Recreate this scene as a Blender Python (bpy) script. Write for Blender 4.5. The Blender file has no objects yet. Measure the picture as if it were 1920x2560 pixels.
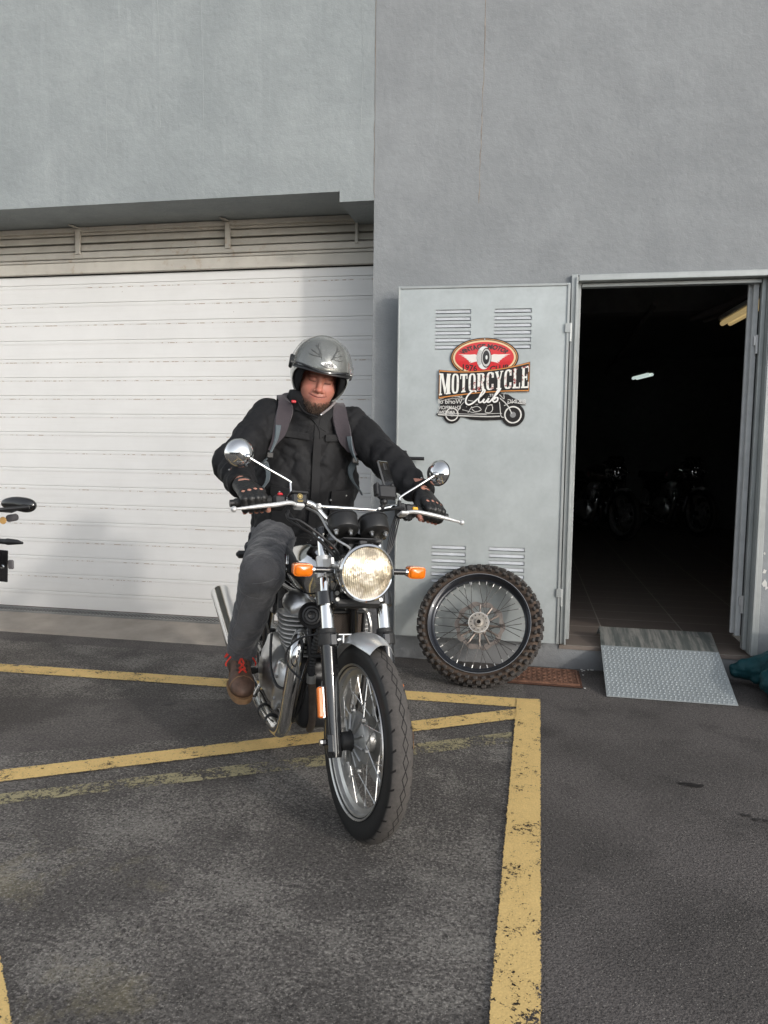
import bpy, math, random
import numpy as np
from mathutils import Matrix, Vector
random.seed(7); np.random.seed(7)
R_ = math.radians
scene = bpy.context.scene
col = scene.collection
# ------------------------------------------------------------------ camera
cam_d = bpy.data.cameras.new("camera"); cam = bpy.data.objects.new("camera", cam_d); col.objects.link(cam)
cam_d.sensor_fit = 'AUTO'; cam_d.sensor_width = 36; cam_d.lens = 36 * 1850 / 2560; cam_d.clip_start = .05; cam_d.clip_end = 400
CR = np.array([[0.98185811, 0.18918719, 0.01276181], [0.02920001, -0.0843578, -0.99600759], [-0.18735532, 0.97831077, -0.08835166]])
CC = np.array([0, -4.36, 1.28])
mw = Matrix.Identity(4)
for i in range(3):
    mw[i][0] = CR[0][i]; mw[i][1] = -CR[1][i]; mw[i][2] = -CR[2][i]; mw[i][3] = CC[i]
cam.matrix_world = mw
scene.camera = cam
# ------------------------------------------------------------------ sky, sun, exposure
SUN_EL, SUN_AZ = 19, 52      # azimuth measured from the wall normal (-Y) towards +X
w = bpy.data.worlds.new("World"); scene.world = w; w.use_nodes = True
nt = w.node_tree; nt.nodes.clear()
sky = nt.nodes.new('ShaderNodeTexSky'); sky.sky_type = 'NISHITA'; sky.sun_disc = False
sky.sun_elevation = R_(SUN_EL); sky.sun_rotation = R_(180 - SUN_AZ); sky.dust_density = 1.0; sky.air_density = 1.0
hs = nt.nodes.new('ShaderNodeHueSaturation'); hs.inputs['Saturation'].default_value = .30
bg = nt.nodes.new('ShaderNodeBackground'); bg.inputs[1].default_value = .15
wo = nt.nodes.new('ShaderNodeOutputWorld')
nt.links.new(sky.outputs[0], hs.inputs['Color']); nt.links.new(hs.outputs[0], bg.inputs[0]); nt.links.new(bg.outputs[0], wo.inputs[0])
sl = bpy.data.lights.new("sun", 'SUN'); sl.energy = .62; sl.angle = R_(2.5); sl.color = (1, .94, .87)
so = bpy.data.objects.new("sun", sl); col.objects.link(so)
sdir = Vector((math.sin(R_(SUN_AZ)) * math.cos(R_(SUN_EL)), -math.cos(R_(SUN_AZ)) * math.cos(R_(SUN_EL)), math.sin(R_(SUN_EL))))
so.rotation_euler = sdir.to_track_quat('Z', 'Y').to_euler(); so.location = (4, -5, 4)
scene.view_settings.view_transform = 'Standard'; scene.view_settings.look = 'None'
scene.view_settings.gamma = 1; scene.view_settings.exposure = 0.92

# ------------------------------------------------------------------ materials
class NT:
    """tiny node helper"""
    def __init__(s, name):
        s.m = bpy.data.materials.new(name); s.m.use_nodes = True; s.t = s.m.node_tree; s.b = s.t.nodes['Principled BSDF']
        s.out = s.t.nodes['Material Output']
    def n(s, typ, **k):
        nd = s.t.nodes.new(typ)
        for a, v in k.items(): setattr(nd, a, v)
        return nd
    def l(s, a, b): s.t.links.new(a, b)
    def coord(s, kind='Object', scale=(1, 1, 1)):
        tc = s.n('ShaderNodeTexCoord'); mp = s.n('ShaderNodeMapping'); mp.inputs['Scale'].default_value = scale
        s.l(tc.outputs[kind], mp.inputs[0]); return mp.outputs[0]
    def noise(s, vec, scale, detail=4, rough=.55, out='Fac'):
        nd = s.n('ShaderNodeTexNoise'); nd.inputs['Scale'].default_value = scale; nd.inputs['Detail'].default_value = detail
        nd.inputs['Roughness'].default_value = rough
        if vec is not None: s.l(vec, nd.inputs['Vector'])
        return nd.outputs[out]
    def ramp(s, fac, stops, interp='LINEAR'):
        r = s.n('ShaderNodeValToRGB'); cr = r.color_ramp; cr.interpolation = interp
        while len(cr.elements) < len(stops): cr.elements.new(.5)
        for e, (p, c) in zip(cr.elements, stops):
            e.position = p; e.color = (c, c, c, 1) if isinstance(c, (int, float)) else (*c, 1)
        s.l(fac, r.inputs[0]); return r.outputs[0]
    def math(s, op, a, b=None, c=None, clamp=False):
        m = s.n('ShaderNodeMath', operation=op, use_clamp=clamp)
        for i, v in enumerate((a, b, c)):
            if v is None: continue
            if isinstance(v, (int, float)): m.inputs[i].default_value = v
            else: s.l(v, m.inputs[i])
        return m.outputs[0]
    def mix(s, fac, a, b, mode='MIX'):
        m = s.n('ShaderNodeMix', data_type='RGBA', blend_type=mode)
        for i, v in ((0, fac), (6, a), (7, b)):
            if isinstance(v, (int, float)): m.inputs[i].default_value = v if i == 0 else (v, v, v, 1)
            elif isinstance(v, tuple): m.inputs[i].default_value = (*v, 1)
            else: s.l(v, m.inputs[i])
        return m.outputs[2]
    def bump(s, h, strength=.3, dist=.01, prev=None):
        b = s.n('ShaderNodeBump'); b.inputs['Strength'].default_value = strength; b.inputs['Distance'].default_value = dist
        s.l(h, b.inputs['Height'])
        if prev is not None: s.l(prev, b.inputs['Normal'])
        return b.outputs[0]
    def set(s, **k):
        nm = dict(color='Base Color', rough='Roughness', metal='Metallic', normal='Normal', coat='Coat Weight', alpha='Alpha',
                  emis='Emission Color', emis_s='Emission Strength', trans='Transmission Weight', sheen='Sheen Weight', spec='Specular IOR Level',
                  sss='Subsurface Weight', ior='IOR', coatr='Coat Roughness')
        for a, v in k.items():
            i = s.b.inputs[nm[a]]
            if isinstance(v, (int, float)): i.default_value = v
            elif isinstance(v, tuple): i.default_value = (*v, 1)
            else: s.l(v, i)
        return s.m

def simple(name, c, rough=.5, metal=0, var=.12, vs=12, bs=0, bscale=60, bd=.003, coat=0, **k):
    """paint/metal/plastic with a little tonal variation, roughness variation and optional bump"""
    t = NT(name); v = t.coord()
    f = t.noise(v, vs, 5, .6)
    c2 = tuple(max(0, x * (1 - var)) for x in c); c1 = tuple(min(1, x * (1 + var)) for x in c)
    t.set(color=t.mix(t.ramp(f, [(.3, 0), (.7, 1)]), c2, c1), metal=metal, coat=coat, **k)
    f2 = t.noise(v, vs * 3.1, 4, .6)
    t.set(rough=t.math('ADD', t.math('MULTIPLY', f2, rough * .5), rough * .75))
    if bs: t.set(normal=t.bump(t.noise(v, bscale, 5, .65), bs, bd))
    return t.m

# ------------------------------------------------------------------ mesh helpers
class MB:
    def __init__(s): s.v = []; s.f = []; s.uv = {}; s.mi = []; s.cur = 0
    def add(s, V, F, uv=None):
        o = len(s.v); s.v.extend([tuple(map(float, p)) for p in V])
        for k, f in enumerate(F):
            if uv is not None: s.uv[len(s.f)] = uv[k]
            s.f.append([o + i for i in f]); s.mi.append(s.cur)
        return s
    def tf(s, fn):          # transform all vertices with fn(Nx3)->Nx3
        if s.v: s.v = [tuple(p) for p in fn(np.array(s.v, float))]
        return s
    def box(s, c, d, bev=0, M=None):
        """axis box centre c, full size d, chamfered edges, optional 3x3 M"""
        hx, hy, hz = [x / 2 for x in d]
        if bev <= 0:
            P = np.array([(x, y, z) for x in (-hx, hx) for y in (-hy, hy) for z in (-hz, hz)], float)
            F = [(0, 1, 3, 2), (4, 6, 7, 5), (0, 4, 5, 1), (2, 3, 7, 6), (0, 2, 6, 4), (1, 5, 7, 3)]
        else:
            b = min(bev, hx * .95, hy * .95, hz * .95); P = []; idx = {}
            for sx in (-1, 1):
                for sy in (-1, 1):
                    for sz in (-1, 1):
                        for a in range(3):
                            q = [sx * (hx - b), sy * (hy - b), sz * (hz - b)]; q[a] = (sx * hx, sy * hy, sz * hz)[a]
                            idx[(sx, sy, sz, a)] = len(P); P.append(q)
            P = np.array(P, float); F = []
            for a in range(3):
                o1, o2 = [(1, 2), (2, 0), (0, 1)][a]
                for sg in (-1, 1):
                    q = []
                    for u, v in ((-1, -1), (1, -1), (1, 1), (-1, 1)):
                        k = [0, 0, 0]; k[a] = sg; k[o1] = u; k[o2] = v; q.append(idx[(*k, a)])
                    F.append(q if sg > 0 else q[::-1])
            for a in range(3):
                o1, o2 = [(1, 2), (2, 0), (0, 1)][a]
                for u in (-1, 1):
                    for v in (-1, 1):
                        k0 = [0, 0, 0]; k1 = [0, 0, 0]; k0[a] = -1; k1[a] = 1
                        for k in (k0, k1): k[o1] = u; k[o2] = v
                        q = [idx[(*k0, o1)], idx[(*k1, o1)], idx[(*k1, o2)], idx[(*k0, o2)]]
                        F.append(q if u * v < 0 else q[::-1])
            for sx in (-1, 1):
                for sy in (-1, 1):
                    for sz in (-1, 1):
                        q = [idx[(sx, sy, sz, a)] for a in range(3)]; F.append(q if sx * sy * sz > 0 else q[::-1])
        if M is not None: P = P @ np.array(M).T
        return s.add(P + np.array(c), F)
    def tube(s, pts, r, n=12, cap=True, smooth=0):
        pts = np.array(pts, float); r = np.array([r] * len(pts) if np.isscalar(r) else r, float)
        if smooth:
            pts, r = catmull(pts, r, smooth)
        m = len(pts); T = np.gradient(pts, axis=0); T /= np.linalg.norm(T, axis=1)[:, None] + 1e-12
        up = np.array([0, 0, 1.]) if abs(T[0][2]) < .9 else np.array([1., 0, 0])
        u = np.cross(T[0], up); u /= np.linalg.norm(u); V = []
        for i in range(m):
            u = u - T[i] * (u @ T[i]); u /= np.linalg.norm(u); w_ = np.cross(T[i], u)
            for k in range(n):
                a = 2 * math.pi * k / n; V.append(pts[i] + r[i] * (math.cos(a) * u + math.sin(a) * w_))
        F = [(i * n + k, i * n + (k + 1) % n, (i + 1) * n + (k + 1) % n, (i + 1) * n + k) for i in range(m - 1) for k in range(n)]
        if cap: F += [tuple(range(n))[::-1], tuple((m - 1) * n + k for k in range(n))]
        return s.add(V, F)
    def lathe(s, prof, o, ax=(0, 0, 1), n=32, close=False, uv=False, rot0=0):
        """prof: (r, h) pairs along axis ax from origin o"""
        ax = np.array(ax, float); ax /= np.linalg.norm(ax)
        t = np.array([0, 0, 1.]) if abs(ax[2]) < .9 else np.array([1., 0, 0])
        u = np.cross(t, ax); u /= np.linalg.norm(u); w_ = np.cross(ax, u); V = []; m = len(prof)
        for k in range(n):
            a = 2 * math.pi * k / n + rot0
            d = math.cos(a) * u + math.sin(a) * w_
            for (r, h) in prof: V.append(np.array(o) + d * r + ax * h)
        F = []; U = []
        mm = m if close else m - 1
        for k in range(n):
            for j in range(mm):
                a, b = k * m + j, k * m + (j + 1) % m; c, d = ((k + 1) % n) * m + (j + 1) % m, ((k + 1) % n) * m + j
                F.append((a, d, c, b)); U.append([(k / n, j / mm), ((k + 1) / n, j / mm), ((k + 1) / n, (j + 1) / mm), (k / n, (j + 1) / mm)])
        return s.add(V, F, U if uv else None)
    def prism(s, poly, o, ux, uy, th):
        """extrude 2D polygon (in ux,uy plane at o) by th along ux x uy"""
        ux = np.array(ux, float); uy = np.array(uy, float); nz = np.cross(ux, uy); nz /= np.linalg.norm(nz); o = np.array(o, float)
        n = len(poly); A = [o + p[0] * ux + p[1] * uy for p in poly]; B = [a + nz * th for a in A]
        return s.add(A + B, [tuple(range(n))[::-1], tuple(range(n, 2 * n))] + [(i, (i + 1) % n, n + (i + 1) % n, n + i) for i in range(n)])
    def ball(s, c, r, n=16, m=10, M=None):
        r = (r, r, r) if np.isscalar(r) else r; V = []
        for j in range(1, m):
            t = math.pi * j / m
            for k in range(n):
                a = 2 * math.pi * k / n; V.append((r[0] * math.sin(t) * math.cos(a), r[1] * math.sin(t) * math.sin(a), r[2] * math.cos(t)))
        V += [(0, 0, r[2]), (0, 0, -r[2])]; V = np.array(V)
        if M is not None: V = V @ np.array(M).T
        F = [(j * n + k, (j + 1) * n + k, (j + 1) * n + (k + 1) % n, j * n + (k + 1) % n) for j in range(m - 2) for k in range(n)]
        T, B = (m - 1) * n, (m - 1) * n + 1
        F += [(T, k, (k + 1) % n) for k in range(n)] + [(B, (m - 2) * n + (k + 1) % n, (m - 2) * n + k) for k in range(n)]
        return s.add(V + np.array(c), F)
    def make(s, name, mats, parent=None, smooth=True, ang=35, color=None):
        me = bpy.data.meshes.new(name); me.from_pydata(s.v, [], s.f)
        mats = mats if isinstance(mats, (list, tuple)) else [mats]
        for m in mats: me.materials.append(m)
        if len(mats) > 1: me.polygons.foreach_set('material_index', s.mi)
        if s.uv:
            ul = me.uv_layers.new(name='UVMap')
            for p in me.polygons:
                u = s.uv.get(p.index)
                if u:
                    for li, q in zip(p.loop_indices, u): ul.data[li].uv = q
        if color is not None:
            ca = me.color_attributes.new('Col', 'FLOAT_COLOR', 'POINT')
            ca.data.foreach_set('color', np.hstack([color, np.ones((len(color), 1))]).astype(np.float32).ravel())
        me.update()
        if smooth:
            me.shade_smooth()
            if ang < 180: me.set_sharp_from_angle(angle=R_(ang))
        o = bpy.data.objects.new(name, me); col.objects.link(o)
        if parent is not None: o.parent = parent
        return o

def catmull(P, r, k):
    m = len(P); Q = np.vstack([2 * P[0] - P[1], P, 2 * P[-1] - P[-2]]); out = []; rr = []
    for i in range(m - 1):
        a, b, c, d = Q[i], Q[i + 1], Q[i + 2], Q[i + 3]
        for j in range(k):
            t = j / k; out.append(.5 * ((2 * b) + (-a + c) * t + (2 * a - 5 * b + 4 * c - d) * t * t + (-a + 3 * b - 3 * c + d) * t ** 3)); rr.append(r[i] * (1 - t) + r[i + 1] * t)
    out.append(P[-1]); rr.append(r[-1]); return np.array(out), np.array(rr)

def tag(o, label=None, cat=None, group=None, kind=None):
    for k, v in (('label', label), ('category', cat), ('group', group), ('kind', kind)):
        if v: o[k] = v
    return o
def empty(name, loc=(0, 0, 0), mat=None):
    o = bpy.data.objects.new(name, None); o.empty_display_size = .1; col.objects.link(o)
    if mat is not None: o.matrix_world = mat
    else: o.location = loc
    return o

# --------------------------------------------------- implicit surfaces (surface nets)
def sdfmesh(fn, lo, hi, h):
    ax = [np.arange(lo[i], hi[i] + h, h, dtype=np.float32) for i in range(3)]
    X, Y, Z = np.meshgrid(*ax, indexing='ij'); D = fn(X, Y, Z).astype(np.float32); S = D < 0
    n = np.array(D.shape); cs = [(i, j, k) for i in (0, 1) for j in (0, 1) for k in (0, 1)]
    sub = lambda A, c: A[c[0]:n[0] - 1 + c[0], c[1]:n[1] - 1 + c[1], c[2]:n[2] - 1 + c[2]]
    cnt = sum(sub(S, c).astype(np.int8) for c in cs); act = (cnt > 0) & (cnt < 8)
    ids = np.full(act.shape, -1, np.int64); I = np.argwhere(act); ids[act] = np.arange(len(I))
    dv = [D[I[:, 0] + c[0], I[:, 1] + c[1], I[:, 2] + c[2]] for c in cs]
    P = np.zeros((len(I), 3)); N = np.zeros(len(I))
    for a in range(8):
        for b in range(a + 1, 8):
            ca, cb = np.array(cs[a]), np.array(cs[b])
            if abs(ca - cb).sum() != 1: continue
            m = (dv[a] < 0) != (dv[b] < 0); t = np.where(m, dv[a] / np.where(m, dv[a] - dv[b], 1), 0)
            P += m[:, None] * (ca + t[:, None] * (cb - ca)); N += m
    P = P / N[:, None] + I; V = P * h + np.array([a[0] for a in ax]); F = []
    for a in range(3):
        o1, o2 = [(1, 2), (2, 0), (0, 1)][a]
        s0 = [slice(None)] * 3; s1 = [slice(None)] * 3; s0[a] = slice(0, -1); s1[a] = slice(1, None)
        E_ = S[tuple(s0)] != S[tuple(s1)]; s_in = S[tuple(s0)]
        q = np.argwhere(E_); q = q[(q[:, o1] > 0) & (q[:, o2] > 0) & (q[:, o1] < n[o1] - 1) & (q[:, o2] < n[o2] - 1)]
        if not len(q): continue
        ins = s_in[tuple(q.T)]; r = []
        for d1, d2 in ((-1, -1), (0, -1), (0, 0), (-1, 0)):
            c = q.copy(); c[:, o1] += d1; c[:, o2] += d2; r.append(ids[tuple(c.T)])
        r = np.array(r).T; r[~ins] = r[~ins][:, ::-1]; F.append(r)
    F = np.vstack(F); return V, F[(F >= 0).all(1)]
def sm(a, b, k):       # smooth union
    h = np.clip(.5 + .5 * (b - a) / k, 0, 1); return b * (1 - h) + a * h - k * h * (1 - h)
def ssub(a, b, k): return -sm(-a, b, k)      # a minus b
def cone(X, Y, Z, a, b, r1, r2, sy=1.):
    """tapered capsule; sy>1 squashes in y"""
    a = np.array(a, float); b = np.array(b, float); d = b - a
    px, py, pz = X - a[0], Y - a[1], Z - a[2]
    t = np.clip((px * d[0] + py * d[1] + pz * d[2]) / (d @ d), 0, 1)
    return np.sqrt((px - t * d[0]) ** 2 + ((py - t * d[1]) / sy) ** 2 + (pz - t * d[2]) ** 2) - (r1 + t * (r2 - r1))
def ell(X, Y, Z, c, r):
    k0 = np.sqrt(((X - c[0]) / r[0]) ** 2 + ((Y - c[1]) / r[1]) ** 2 + ((Z - c[2]) / r[2]) ** 2)
    k1 = np.sqrt(((X - c[0]) / r[0] ** 2) ** 2 + ((Y - c[1]) / r[1] ** 2) ** 2 + ((Z - c[2]) / r[2] ** 2) ** 2)
    return k0 * (k0 - 1) / (k1 + 1e-6)
def rbox(X, Y, Z, c, hs_, r):
    qx, qy, qz = abs(X - c[0]) - hs_[0] + r, abs(Y - c[1]) - hs_[1] + r, abs(Z - c[2]) - hs_[2] + r
    return np.sqrt(np.maximum(qx, 0) ** 2 + np.maximum(qy, 0) ** 2 + np.maximum(qz, 0) ** 2) + np.minimum(np.maximum(qx, np.maximum(qy, qz)), 0) - r
def wob(X, Y, Z, f=1., s=0.):     # cheap pseudo noise -1..1
    a = np.sin(f * (X * 1.0 + Y * .6 - Z * .3) + 1.3 + s + 1.7 * np.sin(f * .6 * (Y - Z) + s)) * np.sin(f * (Y * .9 - X * .4 + Z * .5) + .7 + s + 1.5 * np.sin(f * .7 * (Z + X)))
    return a * np.sin(f * (Z * 1.1 + X * .3) + 2.1 + s + 1.4 * np.sin(f * .8 * (X - Y) + s))
def ridge(X, Y, Z, f=1., s=0.):   # crease-like folds
    return 1 - 2 * np.sqrt(np.abs(wob(X, Y, Z, f, s)))
def proj(fn, P, off=0., it=6):
    P = np.array(P, float); e = 1e-3
    for _ in range(it):
        d = fn(*P.T) - off; g = np.stack([(fn(*(P + e * np.eye(3)[i]).T) - fn(*(P - e * np.eye(3)[i]).T)) / (2 * e) for i in range(3)], 1)
        g /= np.linalg.norm(g, axis=1)[:, None] + 1e-9; P = P - g * d[:, None]
    return P
def smb(fn, lo, hi, h):
    V, F = sdfmesh(fn, lo, hi, h); m = MB(); m.v = [tuple(p) for p in V]; m.f = F.tolist(); m.mi = [0] * len(m.f); return m
def ribbon(mb, fn, pts, width, wdir, off=.004, th=.004, k=8, nw=4, steps=8):
    """strip of cloth lying on an implicit surface"""
    P, W = catmull(np.array(pts, float), np.array([width] * len(pts) if np.isscalar(width) else width, float), steps)
    wdir = np.array(wdir, float); m = len(P); G = []
    for i in range(m):
        for j in range(nw + 1): G.append(P[i] + wdir * W[i] * (j / nw - .5))
    T = proj(fn, G, off + th); B = proj(fn, G, off - .003); n = nw + 1; o = len(G)
    F = []
    for i in range(m - 1):
        for j in range(nw):
            a = i * n + j; F.append((a, a + 1, a + n + 1, a + n)); F.append((o + a, o + a + n, o + a + n + 1, o + a + 1))
        for j, fl in ((0, 0), (nw, 1)):
            a = i * n + j; q = (a, a + n, o + a + n, o + a); F.append(q if not fl else q[::-1])
    for i, fl in ((0, 1), (m - 1, 0)):
        for j in range(nw):
            a = i * n + j; q = (a, a + 1, o + a + 1, o + a); F.append(q[::-1] if fl else q[::1])
    mb.add(list(T) + list(B), F); return mb
def seam(mb, fn, pts, r=.0012, off=.0005, steps=6):
    P, _ = catmull(np.array(pts, float), np.zeros(len(pts)), steps); P = proj(fn, P, off); return mb.tube(P, r, 5)
#SETTING
# ------------------------------------------------------------------ setting materials
def m_asphalt():
    t = NT('asphalt'); v = t.coord(); g = t.n('ShaderNodeNewGeometry'); sp = t.n('ShaderNodeSeparateXYZ'); t.l(g.outputs['Position'], sp.inputs[0])
    x, y = sp.outputs[0], sp.outputs[1]
    wn = t.noise(v, 5, 4)                                   # ragged borders of the resurfaced strips
    wx = t.math('ADD', x, t.math('MULTIPLY', t.math('SUBTRACT', wn, .5), .10)); wy = t.math('ADD', y, t.math('MULTIPLY', t.math('SUBTRACT', wn, .5), .12))
    left = t.math('MULTIPLY', t.math('LESS_THAN', wx, .02), t.math('LESS_THAN', wy, -.20))
    # smooth trench patch crossing the bay behind the front line
    band = t.math('MULTIPLY', t.math('LESS_THAN', wy, t.math('ADD', t.math('MULTIPLY', x, .22), -.62)), t.math('GREATER_THAN', wy, t.math('ADD', t.math('MULTIPLY', x, .50), -.74)))
    band = t.math('MULTIPLY', band, t.math('LESS_THAN', x, -.6))
    coarse = t.math('MULTIPLY', left, t.math('SUBTRACT', 1, t.math('MULTIPLY', band, .8)))
    grain = t.n('ShaderNodeTexVoronoi'); grain.inputs['Scale'].default_value = 170; t.l(v, grain.inputs['Vector'])
    grain2 = t.noise(v, 260, 3, .7); mid = t.noise(v, 60, 8, .78); big = t.noise(v, 1.3, 6, .6); pat = t.noise(v, 2.6, 8, .72)
    base_s = t.mix(t.ramp(mid, [(.35, 0), (.7, 1)]), (.120, .106, .100), (.178, .160, .150))
    base_c = t.mix(t.ramp(mid, [(.38, 0), (.62, 1)]), (.078, .070, .065), (.290, .266, .242))
    c = t.mix(coarse, base_s, base_c)
    c = t.mix(t.ramp(big, [(.42, .55), (.56, 0)]), c, (.070, .063, .058))
    pm_ = t.math('ADD', pat, t.math('ADD', t.math('MULTIPLY', t.math('SUBTRACT', mid, .5), .55), t.math('MULTIPLY', t.math('SUBTRACT', grain2, .5), .25)))
    c = t.mix(t.math('MULTIPLY', t.ramp(pm_, [(.50, 0), (.62, .75)]), coarse), c, (.30, .28, .25))      # worn pale patches
    c = t.mix(t.ramp(t.noise(v, 3.7, 3), [(.55, 0), (.66, .5)]), c, (.060, .054, .050))
    c = t.mix(t.ramp(grain2, [(.46, 0), (.70, .5)]), c, (.22, .205, .19))
    fine = t.noise(v, 105, 3, .6); c = t.mix(1.0, c, t.ramp(fine, [(.30, .42), (.50, .80), (.68, 1.0)]), 'MULTIPLY'); c = t.mix(t.math('MULTIPLY', t.ramp(fine, [(.60, 0), (.74, .5)]), t.math('ADD', t.math('MULTIPLY', coarse, .7), .3)), c, (.27, .25, .23))
    sel = t.n('ShaderNodeTexWhiteNoise'); t.l(grain.outputs['Position'], sel.inputs['Vector'])
    spk = t.math('MULTIPLY', t.math('LESS_THAN', grain.outputs['Distance'], .28), t.math('GREATER_THAN', sel.outputs[0], .93))
    c = t.mix(t.math('MULTIPLY', spk, .75), c, (.34, .32, .28))
    dk = t.math('MULTIPLY', t.math('LESS_THAN', grain.outputs['Distance'], .35), t.math('LESS_THAN', sel.outputs[0], .16))
    c = t.mix(t.math('MULTIPLY', dk, .7), c, (.018, .017, .016))
    g3 = t.noise(v, 120, 2, .5); g4 = t.noise(v, 78, 3, .6); pz = t.ramp(pm_, [(.42, .15), (.60, 1)])
    c = t.mix(t.math('MULTIPLY', t.math('GREATER_THAN', g3, .60), t.math('MULTIPLY', t.math('MULTIPLY', pz, coarse), .45)), c, (.44, .41, .37))
    c = t.mix(t.math('MULTIPLY', t.math('LESS_THAN', g4, .40), t.math('ADD', t.math('MULTIPLY', coarse, .35), .25)), c, (.032, .028, .026))
    c = t.mix(t.math('MULTIPLY', t.math('GREATER_THAN', g3, .70), .5), c, (.34, .31, .28))
    dust = t.noise(v, .9, 5, .6)
    yel = t.math('MULTIPLY', t.ramp(t.noise(v, 2.2, 7, .75), [(.55, 0), (.66, .22)]), t.math('MULTIPLY', t.math('LESS_THAN', y, -2.3), t.math('LESS_THAN', x, -.75)))
    c = t.mix(yel, c, (.42, .36, .19))
    h = t.math('ADD', t.math('MULTIPLY', grain.outputs['Distance'], -.6), t.math('MULTIPLY', mid, t.math('ADD', t.math('MULTIPLY', coarse, .9), .6)))
    h = t.math('ADD', h, t.math('MULTIPLY', grain2, .4))
    return t.set(color=c, rough=t.math('ADD', t.math('MULTIPLY', mid, .15), .8), normal=t.bump(h, .8, .006), spec=.3)
def m_paint(name, c, wear, pale=0):
    t = NT(name); v = t.coord(); uv = t.n('ShaderNodeUVMap'); sp = t.n('ShaderNodeSeparateXYZ'); t.l(uv.outputs[0], sp.inputs[0])
    e = t.math('SUBTRACT', .5, t.math('ABSOLUTE', t.math('SUBTRACT', sp.outputs[1], .5)))     # distance to the edge
    n1 = t.noise(v, 70, 6, .75); n2 = t.noise(v, 7, 6, .7); n3 = t.noise(v, 125, 3, .6)
    a = t.math('GREATER_THAN', t.math('ADD', e, t.math('MULTIPLY', t.math('SUBTRACT', n1, .5), .22)), .035)
    hole = t.math('GREATER_THAN', t.math('ADD', t.math('MULTIPLY', n1, .62), t.math('MULTIPLY', n2, .48)), wear + .010)
    hole2 = t.math('GREATER_THAN', t.math('ADD', t.math('MULTIPLY', n3, .7), t.math('MULTIPLY', n2, .3)), wear + .004)
    a = t.math('MULTIPLY', a, t.math('SUBTRACT', 1, t.math('MAXIMUM', hole, hole2)))
    cc = t.mix(t.ramp(n2, [(.3, 0), (.75, 1)]), c, tuple(x * .80 for x in c)); cc = t.mix(t.ramp(n1, [(.3, .0), (.75, .22)]), cc, (.30, .24, .14))
    g = t.n('ShaderNodeTexVoronoi'); g.inputs['Scale'].default_value = 150; t.l(v, g.inputs['Vector'])
    cc = t.mix(t.ramp(g.outputs['Distance'], [(.3, 0), (.7, .25)]), cc, tuple(x * .62 for x in c))
    return t.set(color=cc, rough=.78, alpha=a, spec=.3, normal=t.bump(t.math('SUBTRACT', n1, g.outputs['Distance']), .30, .002))
def m_plaster(name, ca, cb, streak=.35):
    t = NT(name); v = t.coord(); g = t.n('ShaderNodeNewGeometry'); sp = t.n('ShaderNodeSeparateXYZ'); t.l(g.outputs['Position'], sp.inputs[0])
    n1 = t.noise(v, .9, 7, .62); n2 = t.noise(v, 3.4, 6, .6); n3 = t.noise(v, 26, 5, .6); n4 = t.noise(v, 130, 4, .6)
    c = t.mix(t.ramp(n1, [(.32, 0), (.68, 1)]), ca, cb)
    c = t.mix(t.ramp(n2, [(.45, 0), (.68, .45)]), c, tuple(x * 1.16 for x in ca))
    c = t.mix(t.ramp(n3, [(.35, .0), (.75, .18)]), c, tuple(x * .74 for x in cb))
    sv = t.coord(scale=(15, 15, .55)); st = t.noise(sv, 1.0, 5, .7); up = t.ramp(t.math('MULTIPLY', sp.outputs[2], .2), [(.5, 0), (.78, 1)])
    c = t.mix(t.math('MULTIPLY', t.math('MULTIPLY', t.ramp(st, [(.55, 0), (.72, 1)]), up), streak), c, (.47, .50, .51))
    c = t.mix(t.math('MULTIPLY', t.math('MULTIPLY', t.ramp(t.noise(sv, .6, 5, .7), [(.56, 0), (.75, 1)]), up), streak * .7), c, tuple(x * .8 for x in cb))
    low = t.ramp(t.math('ADD', sp.outputs[2], t.math('MULTIPLY', t.math('SUBTRACT', n2, .5), .3)), [(.02, .55), (.17, 0)])
    c = t.mix(low, c, (.17, .165, .165))
    h = t.math('ADD', t.math('MULTIPLY', n3, 1.0), t.math('ADD', t.math('MULTIPLY', n4, .35), t.math('MULTIPLY', n2, 2.2)))
    return t.set(color=c, rough=.88, spec=.25, normal=t.bump(h, .55, .008))
def m_shutter():
    t = NT('painted_slats'); v = t.coord(); g = t.n('ShaderNodeNewGeometry'); sp = t.n('ShaderNodeSeparateXYZ'); t.l(g.outputs['Position'], sp.inputs[0])
    ph = t.math('MODULO', t.math('SUBTRACT', sp.outputs[2], .065 - .129), .129)
    ln = t.math('LESS_THAN', t.math('ABSOLUTE', t.math('SUBTRACT', ph, .102)), .0023)
    sv = t.coord(scale=(14, 1, 7.7)); chip = t.math('GREATER_THAN', t.noise(sv, 1.7, 4, .75), .535)
    seg = t.math('GREATER_THAN', t.noise(t.coord(scale=(.9, 1, 7.7)), 1.2, 3, .6), .47)
    m1 = t.math('MULTIPLY', t.math('MULTIPLY', ln, chip), seg)
    n = t.noise(v, 2, 6, .65); c = t.mix(t.ramp(n, [(.3, 0), (.75, 1)]), (.69, .685, .67), (.77, .765, .75))
    c = t.mix(t.ramp(t.noise(t.coord(scale=(1, 1, 22)), 3, 5, .6), [(.5, 0), (.8, .25)]), c, (.60, .58, .545))
    c = t.mix(t.math('MULTIPLY', m1, .8), c, (.33, .22, .14))
    vo = t.n('ShaderNodeTexVoronoi'); vo.inputs['Scale'].default_value = 9; t.l(v, vo.inputs['Vector'])
    c = t.mix(t.math('MULTIPLY', t.math('LESS_THAN', vo.outputs['Distance'], .028), .7), c, (.30, .26, .22))
    c = t.mix(t.ramp(sp.outputs[2], [(.07, .35), (.4, 0)]), c, (.60, .57, .52))
    return t.set(color=c, rough=.42, spec=.4, normal=t.bump(t.noise(t.coord(scale=(1, 1, 5)), 3, 3), .12, .01))
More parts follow.
